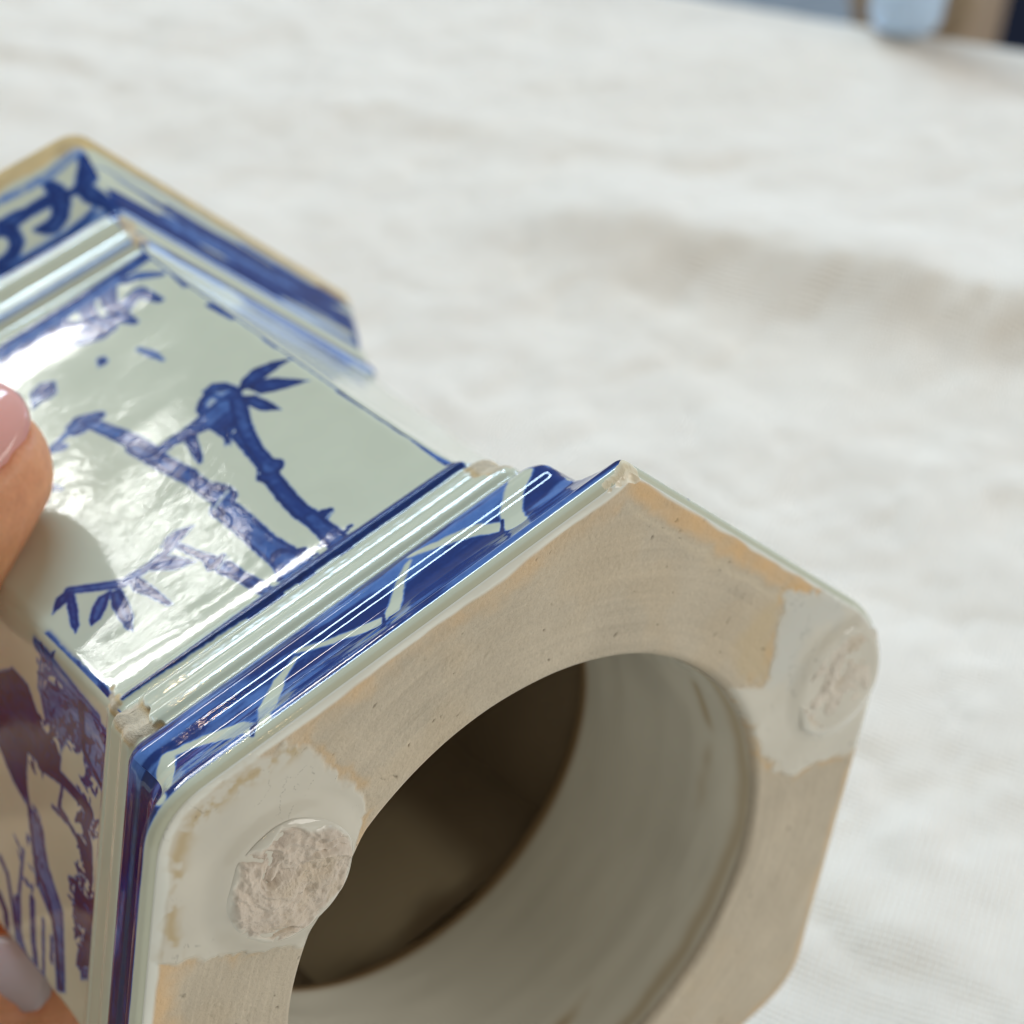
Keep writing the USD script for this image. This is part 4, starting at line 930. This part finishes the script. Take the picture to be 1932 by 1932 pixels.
col = col * (1 - hs) + (np.array([.74, .67, .52]) * (.8 + .4 * fbm(q3 * 1.5, 3, 33))[..., None]) * hs
for kx, ky, kr in KNOBS:
    dk = np.hypot(xy[..., 0] - kx, xy[..., 1] - ky) / kr
    zz = zz - .55 * smooth(1.35, .9, dk)
p = np.concatenate([xy, zz[..., None]], -1)
put(VP + 'base_plate', p.reshape(-1, 3) * 1e-3, grid_faces(p.shape[0], p.shape[1], wrap=True), porcelain, grid_normals(p, True).reshape(-1, 3), col.reshape(-1, 3), bare.ravel())

# clay pads stuck on two corners of the base
for i, (kx, ky, kr) in enumerate(KNOBS):
    th, tt = np.linspace(0, 2 * np.pi, 221)[:-1], np.linspace(0, 1, 110)
    tg, rg = np.meshgrid(th, tt, indexing='ij')
    wobble = 1 + (.07, .12)[i] * (fbm(np.stack([np.cos(tg) * 1.3 + i * 5, np.sin(tg) * 1.3, tg * 0], -1), 3, 71) - .5) * 2
    sx, sy = ((1, 1), (.92, 1.12))[i]
    x, y = kx + sx * kr * wobble * rg * np.cos(tg), ky + sy * kr * wobble * rg * np.sin(tg)
    q = np.stack([x, y, np.zeros_like(x)], -1)
    core = smooth(.93, .82, rg + .30 * (fbm(q * .45 + 3, 3, 72) - .5))
    warp = np.stack([fbm(q * .35 + 11 + 5 * i, 3, 73), fbm(q * .35 + 31 + 5 * i, 3, 74), np.zeros_like(x)], -1) - .5
    qw = q + 5.0 * warp
    lumps = fbm(qw * np.array([.24, .45, 1]), 3, 75) - .5
    torn = noise(qw * np.array([.55, 1.5, 1]) + 3, 78) - .5
    crumbs = fbm(q * 2.4, 3, 79) - .5
    rough_h = 2.3 * lumps + .6 * torn + .35 * crumbs
    dome = (.85, .6)[i] * np.sqrt(np.clip(1 - (np.clip(rg - .72, 0, 1) / .28) ** 2, 0, 1))
    z = FLAT - .25 - dome - core * (rough_h * (.95, .6)[i] - .10)
    z = np.where(rg > .985, FLAT + .2, z)
    tone = np.array([(.60, .535, .46), (.62, .58, .51)][i]) * (.88 + .26 * fbm(q * .5, 4, 76))[..., None]
    rust = smooth(.5, .75, fbm(q * .3 + 7, 3, 77))[..., None]
    tone = tone * (1 - .3 * rust) + np.array([.50, .40, .25]) * .3 * rust
    dirt = smooth(-.12, -.24, lumps + .4 * torn)[..., None]
    tone = tone * (1 - .5 * dirt) + np.array([.28, .22, .18]) * .5 * dirt
    rimc = np.broadcast_to(np.array([.60, .59, .52]), tone.shape)
    col = rimc * (1 - core[..., None]) + tone * core[..., None]
    p = np.stack([x, y, z], -1)
    put(VP + ('clay_pad_%03d' % i if i else 'clay_pad'), p.reshape(-1, 3) * 1e-3, grid_faces(220, 110, wrap=True), porcelain, grid_normals(p, True).reshape(-1, 3), col.reshape(-1, 3), (core * .95).ravel())

# the round well in the base, then the hollow body behind it
th, zs = ang, np.concatenate([np.linspace(.5, 24.4, 90), 25.6 + 1.2 * np.sin(np.linspace(-np.pi / 2, np.pi / 2, 14)) - .0])
rr = np.interp(zs, [.5, 3, 8, 16, 22, 24.4, 25.4, 26.2, 26.8], [26.58, 26.3, 25.9, 25.6, 25.3, 25.2, 25.5, 26.2, 28.0])
tg, zg = np.meshgrid(th, zs, indexing='ij')
r0 = np.hypot(inn[:, 0], inn[:, 1])[:, None] / HOLE
r = rr[None] * (r0 * (1 - smooth(.5, 8, zg)) + smooth(.5, 8, zg))
q = np.stack([r * np.cos(tg), r * np.sin(tg), zg], -1)
r = r + .12 * (fbm(q * np.array([.09, .09, .14]), 2, 81) - .5) * smooth(1, 4, zg) + .10 * (noise(np.stack([np.cos(tg) * 3, np.sin(tg) * 3, zg * .5], -1), 83) - .5) * smooth(1, 4, zg)
p = np.stack([r * np.cos(tg), r * np.sin(tg), zg], -1)
col = np.array([.70, .685, .595]) * (.9 + .2 * fbm(q * .12, 2, 82))[..., None]
run = np.exp(-((zg - 6.0 - 5 * (fbm(q * .07, 3, 84) - .5)) / .7) ** 2) * smooth(.42, .6, fbm(q * .1, 3, 85)) * .7 + np.exp(-((zg - 1.4 - 1.4 * (fbm(q * .2, 2, 86) - .5)) / .8) ** 2) * .6
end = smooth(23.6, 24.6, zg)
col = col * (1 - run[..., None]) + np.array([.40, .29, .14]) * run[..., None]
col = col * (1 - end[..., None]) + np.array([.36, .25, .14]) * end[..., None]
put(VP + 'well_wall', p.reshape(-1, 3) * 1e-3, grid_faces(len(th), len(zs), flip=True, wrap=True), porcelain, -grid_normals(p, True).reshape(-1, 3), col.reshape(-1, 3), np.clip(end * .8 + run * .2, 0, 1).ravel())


def hex_shell(rows):
    """A hexagonal shell through (radius, z) rows."""
    p = np.array([[[*(HD[k] * r + LEAN * z), z] for r, z in rows] for k in range(6)])
    return p


ss = np.linspace(0, 1, 61)[:-1]
cav = [(29.5, 26.6), (30.2, 26.8), (31, 27.4), (31.3, 29.5)] + [(31.3 + .8 * j / 24, 31 + 45 * j / 24) for j in range(25)] + [(20, 79), (.01, 79.5)]
p, lab = [], []
for k in range(6):
    for sv in ss:
        h = HD[k] * (1 - sv) + HD[(k + 1) % 6] * sv
        p.append([[*(h * r + LEAN * z), z] for r, z in cav])
        lab.append((k, sv))
p, lab = np.array(p), np.array(lab)
q = p.copy()
lit_zone = ((lab[:, 0] == 3) * smooth(.22, .42, lab[:, 1]))[:, None] * smooth(29, 32, p[..., 2] + 3 * (fbm(q * .2, 2, 91) - .5)) * smooth(52, 44, p[..., 2])  # light falling on one inner face, painted in as a paler tone
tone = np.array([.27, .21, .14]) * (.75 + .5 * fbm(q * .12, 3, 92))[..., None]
tone = tone * (1 - lit_zone[..., None]) + np.array([.56, .48, .34]) * lit_zone[..., None]
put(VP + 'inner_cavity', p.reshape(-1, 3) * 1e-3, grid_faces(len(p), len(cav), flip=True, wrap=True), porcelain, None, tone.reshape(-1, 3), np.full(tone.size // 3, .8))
p = hex_shell([(43.5, 101.7), (42.2, 100.8), (38.5, 95), (35, 88), (34, 83), (.01, 82)])
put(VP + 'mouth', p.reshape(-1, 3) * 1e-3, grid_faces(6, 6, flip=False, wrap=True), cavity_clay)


# ---------------------------------------------------------------- white tablecloth, its far edge hanging down
EDGE, AWAY = np.array([.975, -.222]), np.array([.222, .975])
V0 = .527
linen = M('linen', {
    'tc': ('texture_coordinate', {}), 'mp': ('mapping', {'rotation': (0, 0, .35)}),
    'wx': ('wave_texture', {'wave_type': 'bands', 'bands_direction': 'x', 'scale': 330.0, 'distortion': 1.5, 'detail': 2.0, 'detail_scale': 2.0}),
    'wy': ('wave_texture', {'wave_type': 'bands', 'bands_direction': 'y', 'scale': 330.0, 'distortion': 1.5, 'detail': 2.0, 'detail_scale': 2.0}),
    'ad': ('math', {'math_type': 'add'}), 'sl': ('noise_texture', {'scale': 420.0, 'detail': 3.0, 'roughness': .6}), 'ad2': ('math', {'math_type': 'multiply_add', 'value2': 1.4}),
    'bl': ('noise_texture', {'scale': 55.0, 'detail': 5.0, 'roughness': .7}), 'r': ('rgb_ramp', {'ramp': [(.34, (.825, .77, .685)), (.66, (.905, .85, .76))]}),
    'b': ('bump', {'strength': .6, 'distance': .0005}), 'p': ('principled_bsdf', {'roughness': .92, 'specular_ior_level': .15, 'sheen_weight': .15})},
    [('tc.object', 'mp.vector'), ('mp.vector', 'wx.vector'), ('mp.vector', 'wy.vector'), ('wx.fac', 'ad.value1'), ('wy.fac', 'ad.value2'), ('tc.object', 'sl.vector'), ('sl.fac', 'ad2.value1'), ('ad.value', 'ad2.value3'),
     ('ad2.value', 'b.height'), ('b.normal', 'p.normal'), ('tc.object', 'bl.vector'), ('bl.fac', 'r.fac'), ('r.color', 'p.base_color')])
u = np.linspace(-.62, .62, 560)
flat = np.linspace(-.25, V0 - .010, 420)
arc = np.linspace(0, np.pi / 2, 14)[1:]
drop = np.linspace(0, .42, 60)[1:]
along = np.concatenate([flat, V0 - .010 + .010 * np.sin(arc), np.full(59, V0)])
down = np.concatenate([np.zeros(420), -.010 * (1 - np.cos(arc)), -.010 - drop])
ug, vg = np.meshgrid(u, along, indexing='ij')
dg = np.broadcast_to(down, ug.shape)
top = smooth(0, -.01, -.01 - dg)
q = np.stack([ug, vg, np.zeros_like(ug)], -1)
h = .0055 * (fbm(q * 14, 3, 101) - .5) + .0042 * (fbm(q * 45, 3, 102) - .5) + .0010 * (fbm(q * 150, 2, 103) - .5)
# a soft fold running across the cloth behind the vase
fold_v = np.interp(ug, [-.10, -.03, .02, .06, .12, .2], [.356, .349, .3458, .350, .3485, .352])
rise = smooth(-.115, -.03, ug + .0) * (.8 + .2 * smooth(.0, .08, ug))
x = vg - fold_v
h = h + FOLD * rise * np.where(x < 0, np.exp(-(np.abs(x) / .0105) ** 1.7), np.exp(-(x / .030) ** 2))
x2 = vg - np.interp(ug, [-.2, 0, .1, .3], [.395, .405, .43, .45])
h = h + .0022 * np.exp(-(x2 / .012) ** 2) * smooth(.0, .05, fbm(q * 9, 2, 104) - .45)
h = h - .0009 * smooth(.10, .0, np.abs(fbm(q * 20 + 5, 3, 121) - .5)) * smooth(.4, .6, fbm(q * 9, 2, 122)) - .0007 * smooth(.08, .0, np.abs(fbm(q * 55 + 9, 3, 123) - .5))
h = h * (1 - smooth(0, .004, -dg)) * smooth(V0, V0 - .03, vg)
wave = .012 * np.sin(ug * 38 + 1.3 * np.sin(ug * 11)) * smooth(.0, .2, -dg)
pos = ug[..., None] * EDGE + (vg + wave)[..., None] * AWAY
p = np.concatenate([pos, (h + dg)[..., None]], -1)
tag(put('/World/tablecloth', p.reshape(-1, 3), grid_faces(*p.shape[:2]), linen, grid_normals(p).reshape(-1, 3)),
    'creased white linen cloth covering the table under and behind the vase', 'tablecloth')


def px(x, y, depth):
    """Where the camera's view of the place puts a point: used for things far across the room."""
    return W @ np.array([(x - 966) / 3341 * depth, (y - 966) / 3341 * depth, depth]) + EYE


# ---------------------------------------------------------------- beyond the table: floor, a small glass, blurred furniture
floor_m = M('floor_wood', {'tc': ('texture_coordinate', {}), 'mp': ('mapping', {'scale': (1, 9, 1)}), 'n': ('noise_texture', {'scale': 3.0, 'detail': 4.0}),
                           'r': ('rgb_ramp', {'ramp': [(.3, (.20, .15, .10)), (.7, (.34, .27, .20))]}), 'p': ('principled_bsdf', {'roughness': .6})},
            [('tc.object', 'mp.vector'), ('mp.vector', 'n.vector'), ('n.fac', 'r.fac'), ('r.color', 'p.base_color')])
g = np.linspace(-1, 1, 12)
gx, gy = np.meshgrid(g * 4, g * 4 + 2.5, indexing='ij')
tag(put('/World/floor', np.stack([gx, gy, gx * 0 - .75], -1).reshape(-1, 3), grid_faces(12, 12), floor_m), kind='structure')


def plain(name, color, rough=.8, **kw):
    return M(name, {'tc': ('texture_coordinate', {}), 'n': ('noise_texture', {'scale': 60.0, 'detail': 3.0}), 'hs': ('rgb_ramp', {'ramp': [(.3, tuple(.85 * c for c in color)), (.7, tuple(1.1 * c for c in color))]}),
                    'p': ('principled_bsdf', dict({'roughness': rough}, **kw))}, [('tc.object', 'n.vector'), ('n.fac', 'hs.fac'), ('hs.color', 'p.base_color')])


def rounded(size, r, seg=10):
    s = np.asarray(size, float) / 2 - r
    ball = manifold3d.Manifold.sphere(r, seg * 4)
    return manifold3d.Manifold.batch_hull([ball.translate((a * s[0], b * s[1], c * s[2])) for a in (-1, 1) for b in (-1, 1) for c in (-1, 1)])


def part(path, man, mat, smooth_=40):
    return usdkit.mesh(stage, path, man, mat, smooth=smooth_)


def thing(name, loc, rz, label, cat):
    x = UsdGeom.Xform.Define(stage, '/World/' + name)
    x.AddTranslateOp().Set(Gf.Vec3d(*map(float, loc)))
    x.AddRotateZOp().Set(rz)
    return tag(x, label, cat)


navy, slate = plain('navy_fabric', (.005, .007, .016), .9, specular_ior_level=.05), plain('slate_fabric', (.16, .19, .22))
tan = plain('tan_fabric', (.30, .22, .15))


def stool(name, at, rz, mat, label):
    """A low upholstered seat standing on the floor."""
    t = thing(name, (at[0], at[1], -.75), rz, label, 'seat')
    P = '/World/' + name + '/'
    part(P + 'cushion', rounded((.46, .46, .12), .05).translate((0, 0, .42)), mat)
    part(P + 'base', rounded((.42, .42, .34), .03).translate((0, 0, .19)), mat)
    return t


a = px(2035, -60, 1.20)
stool('navy_seat', a[:2] + np.array([.13, .14]), -13, navy, 'dark navy upholstered seat beyond the far right edge of the table')
a = px(1480, -40, 1.25)
stool('grey_seat', a[:2] + np.array([-.06, .17]), -13, slate, 'grey blue upholstered seat beyond the table, left of the small glass')

a = px(1806, -18, 1.05)
tb = thing('tan_box', (a[0], a[1] + .05, -.75), -20, 'tan cardboard box beyond the table between the small glass and the navy seat', 'box')
part('/World/tan_box/carton', rounded((.065, .20, .60), .004).translate((0, 0, .30)), plain('cardboard', (.36, .27, .18)))
part('/World/tan_box/lid', rounded((.071, .206, .05), .004).translate((0, 0, .605)), plain('cardboard_lid', (.40, .31, .21)))
glass_m = M('pale_blue_glass', {'p': ('principled_bsdf', {'base_color': (.58, .77, 1.0), 'roughness': .06, 'ior': 1.45, 'transmission_weight': .25, 'coat_weight': .6})}, [])
prof = np.array([[0, 0], [.007, 0], [.0095, .0012], [.0108, .004], [.0112, .02], [.0112, .062], [.0108, .063], [.0100, .062], [.0098, .02], [.009, .008], [0, .007]])
gl = trimesh.creation.revolve(prof, sections=48)
ray = px(1700, 60, 1.0) - EYE
at = EYE + ray * (EYE[2] / -ray[2])
tv = thing('small_glass', (at[0], at[1], .0012), 0, 'small pale blue glass standing at the far edge of the table', 'glass')
part('/World/small_glass/tumbler', (np.asarray(gl.vertices), np.asarray(gl.faces)), glass_m)
part('/World/small_glass/contents', manifold3d.Manifold.cylinder(.030, .0094, .0094, 40).translate((0, 0, .0085)), M('pale_contents', {'p': ('principled_bsdf', {'base_color': (.58, .77, 1.0), 'roughness': .25})}, []))

# ---------------------------------------------------------------- the hand that holds the vase
skin = M('skin', {
    'a': ('attribute', {'attribute': 'paint'}), 'tc': ('texture_coordinate', {}), 'n': ('noise_texture', {'scale': 420.0, 'detail': 4.0, 'roughness': .65}), 'r': ('rgb_ramp', {'ramp': [(.25, (.84, .80, .78)), (.75, (1.12, 1.14, 1.15))]}),
    'mx': ('mix', {'mix_type': 'multiply', 'fac': 1.0}), 'po': ('voronoi_texture', {'scale': 1500.0}), 'b': ('bump', {'strength': .22, 'distance': .00025}),
    'p': ('principled_bsdf', {'roughness': .5, 'subsurface_weight': .35, 'subsurface_radius': (1, .35, .18), 'subsurface_scale': .0028})},
    [('tc.object', 'n.vector'), ('n.fac', 'r.fac'), ('a.color', 'mx.color1'), ('r.color', 'mx.color2'), ('mx.color', 'p.base_color'), ('tc.object', 'po.vector'), ('po.distance', 'b.height'), ('b.normal', 'p.normal')])
nail_m = M('nail', {'p': ('principled_bsdf', {'base_color': (.72, .34, .30), 'roughness': .16, 'subsurface_weight': .3, 'subsurface_radius': (1, .4, .3), 'subsurface_scale': .002, 'coat_weight': .15})}, [])
nail_shade = M('nail_lilac', {'p': ('principled_bsdf', {'base_color': (.55, .42, .43), 'roughness': .2, 'subsurface_weight': .3, 'subsurface_radius': (1, .4, .3), 'subsurface_scale': .002, 'coat_weight': .6})}, [])


def cv(p):
    """A point of the hand, in millimetres to the right of, below and ahead of the eye, in metres of the scene."""
    return W @ (np.asarray(p, float) / 1000) + EYE


FINGERS = {
    'thumb': [((-50.2, -3.7, 164.5), 7.4), ((-54.5, 3.5, 161.8), 8.3), ((-63, 18.7, 156.4), 8.9), ((-88, 34, 159), 11.5), ((-118, 52, 170), 15)],
    'index': [((-45.5, 49.0, 183), 7.0), ((-52, 51.0, 180.5), 7.8), ((-68, 55, 174), 8.3), ((-94, 62, 167), 8.8), ((-128, 52, 172), 11)],
    'middle': [((-56, 43.5, 195.5), 7.4), ((-64, 46.5, 193), 8.0), ((-80, 49, 188), 8.6), ((-108, 56, 182), 9.2), ((-141, 46, 186), 11)],
    'ring': [((-68, 36, 208), 7.0), ((-76, 39, 206), 7.7), ((-92, 42, 201), 8.1), ((-119, 48, 196), 8.8), ((-152, 40, 200), 10.5)],
    'little': [((-82, 29, 219), 6.0), ((-90, 31, 217), 6.6), ((-104, 34, 213), 7.0), ((-126, 40, 209), 7.8), ((-160, 36, 212), 9.5)]}
WRIST, ARM = ((-192, 66, 186), 24), ((-330, 120, 190), 33)


def ball(pr):
    return manifold3d.Manifold.sphere(pr[1] / 1000, 28).translate(tuple(cv(pr[0])))


pieces = []
for chain in FINGERS.values():
    for a, b in zip(chain[:-1], chain[1:]):
        pieces.append(manifold3d.Manifold.batch_hull([ball(a), ball(b)]))
roots = [FINGERS[n][-1] for n in ('index', 'middle', 'ring', 'little')]
pieces.append(manifold3d.Manifold.batch_hull([ball(r) for r in roots] + [ball((WRIST[0], 18))]))
pieces.append(manifold3d.Manifold.batch_hull([ball(FINGERS['thumb'][-1]), ball(roots[0]), ball((WRIST[0], 19))]))
pieces.append(manifold3d.Manifold.batch_hull([ball(WRIST), ball(ARM)]))
hand = manifold3d.Manifold.batch_boolean(pieces, manifold3d.OpType.Add).refine_to_length(.0016)
hm = hand.to_mesh()
tm = trimesh.Trimesh(hm.vert_properties[:, :3], hm.tri_verts, process=True)
trimesh.smoothing.filter_taubin(tm, iterations=14)
hv = np.asarray(tm.vertices)
hv = hv + np.asarray(tm.vertex_normals) * (.0005 * (fbm(hv * 260, 3, 111) - .5))[:, None]
person = UsdGeom.Xform.Define(stage, '/World/person')
tag(person, 'hand gripping the vase from the left, thumb on the painted panel', 'person')
NAILS = []
for finger, n, along, shift, hl, hw in (('thumb', (-.02, -.56, -.83), (.47, -.83, .3), (-.1, .2, -.1), 7.6, 5.6), ('index', (-.25, -.1, -.96), (1, -.1, .2), (-4.5, -1.4, -1.0), 6.0, 4.6)):
    n = np.array(n) / np.linalg.norm(n)
    l = np.array(along, float) - n * (np.array(along) @ n)
    l /= np.linalg.norm(l)
    NAILS.append((np.array(FINGERS[finger][0][0]) + n * 7.2 + np.array(shift), n, l, np.cross(n, l), hl, hw))
hc = (hv - EYE) @ W * 1000                                                    # the hand in millimetres seen from the eye
hn = np.asarray(tm.vertex_normals)
tone = np.array([.66, .325, .15]) + (fbm(hc * .11, 3, 112) - .5)[:, None] * np.array([.16, .20, .14])
for chain in FINGERS.values():
    dt = np.linalg.norm(hc - np.array(chain[0][0]), axis=1)
    pink = smooth(13, 6, dt)[:, None]
    tone = tone * (1 - .45 * pink) + np.array([.70, .31, .20]) * .45 * pink
    for j, rj in chain[1:3]:
        t = (hc - np.array(j)) @ (np.array(chain[0][0]) - np.array(chain[2][0])) / np.linalg.norm(np.array(chain[0][0]) - np.array(chain[2][0]))
        near = np.exp(-(np.linalg.norm(hc - np.array(j), axis=1) / (1.3 * rj)) ** 4)
        crease = sum(np.exp(-((t - o + .5 * (fbm(hc * .4, 2, 113) - .5)) / .35) ** 2) for o in (-1.6, .3, 2.0)) * near
        hc_push = .22 * crease
        hv = hv - hn * (hc_push * .001)[:, None]
        tone = tone * (1 - .18 * np.clip(crease, 0, 1)[:, None])
for c, n, l, w, hl, hw in NAILS:
    d = hc - c
    a, b, up = d @ l, d @ w, d @ n
    e = np.hypot(a / hl, b / hw)
    front = smooth(-5.5, -3, up)
    ring = np.exp(-((e - 1.08) / .13) ** 2) * front * smooth(1.05, .2, a / hl)
    inner = smooth(1.02, .85, e) * front
    hv = hv + hn * ((.55 * ring - .7 * inner) * .001)[:, None]
    groove = np.exp(-((e - .98) / .07) ** 2) * front
    tone = tone * (1 - .35 * groove[:, None]) + np.array([.48, .15, .06]) * .35 * groove[:, None]
put('/World/person/hand', hv, np.asarray(tm.faces), skin, trimesh.Trimesh(hv, tm.faces, process=False).vertex_normals, np.clip(tone, .02, .9))


def nail(name, spec, mat):
    centre, n, l, w, half_len, half_wid = spec
    s, t = np.meshgrid(np.linspace(-1, 1, 41), np.linspace(-1, 1, 41), indexing='ij')
    a, b = s * np.sqrt(1 - t ** 2 * .5) * half_len, t * np.sqrt(1 - s ** 2 * .42) * half_wid
    dome = -(b ** 2) / (2 * 8.0) - (a ** 2) / (2 * 17) + .05 + .05 * (noise(np.stack([b * 1.5, a * .1, a * 0], -1), 5) - .5)
    dome = dome - .9 * smooth(.93, 1.0, np.maximum(np.abs(s), np.abs(t)))
    p = centre + a[..., None] * l + b[..., None] * w + dome[..., None] * n
    pw = (p / 1000) @ W.T + EYE
    nn = grid_normals(pw)
    flip = (nn[20, 20] @ (W @ n)) < 0
    put('/World/person/' + name, pw.reshape(-1, 3), grid_faces(41, 41, flip=flip), mat, (-nn if flip else nn).reshape(-1, 3))


nail('nail', NAILS[0], nail_m)
nail('nail_001', NAILS[1], nail_shade)
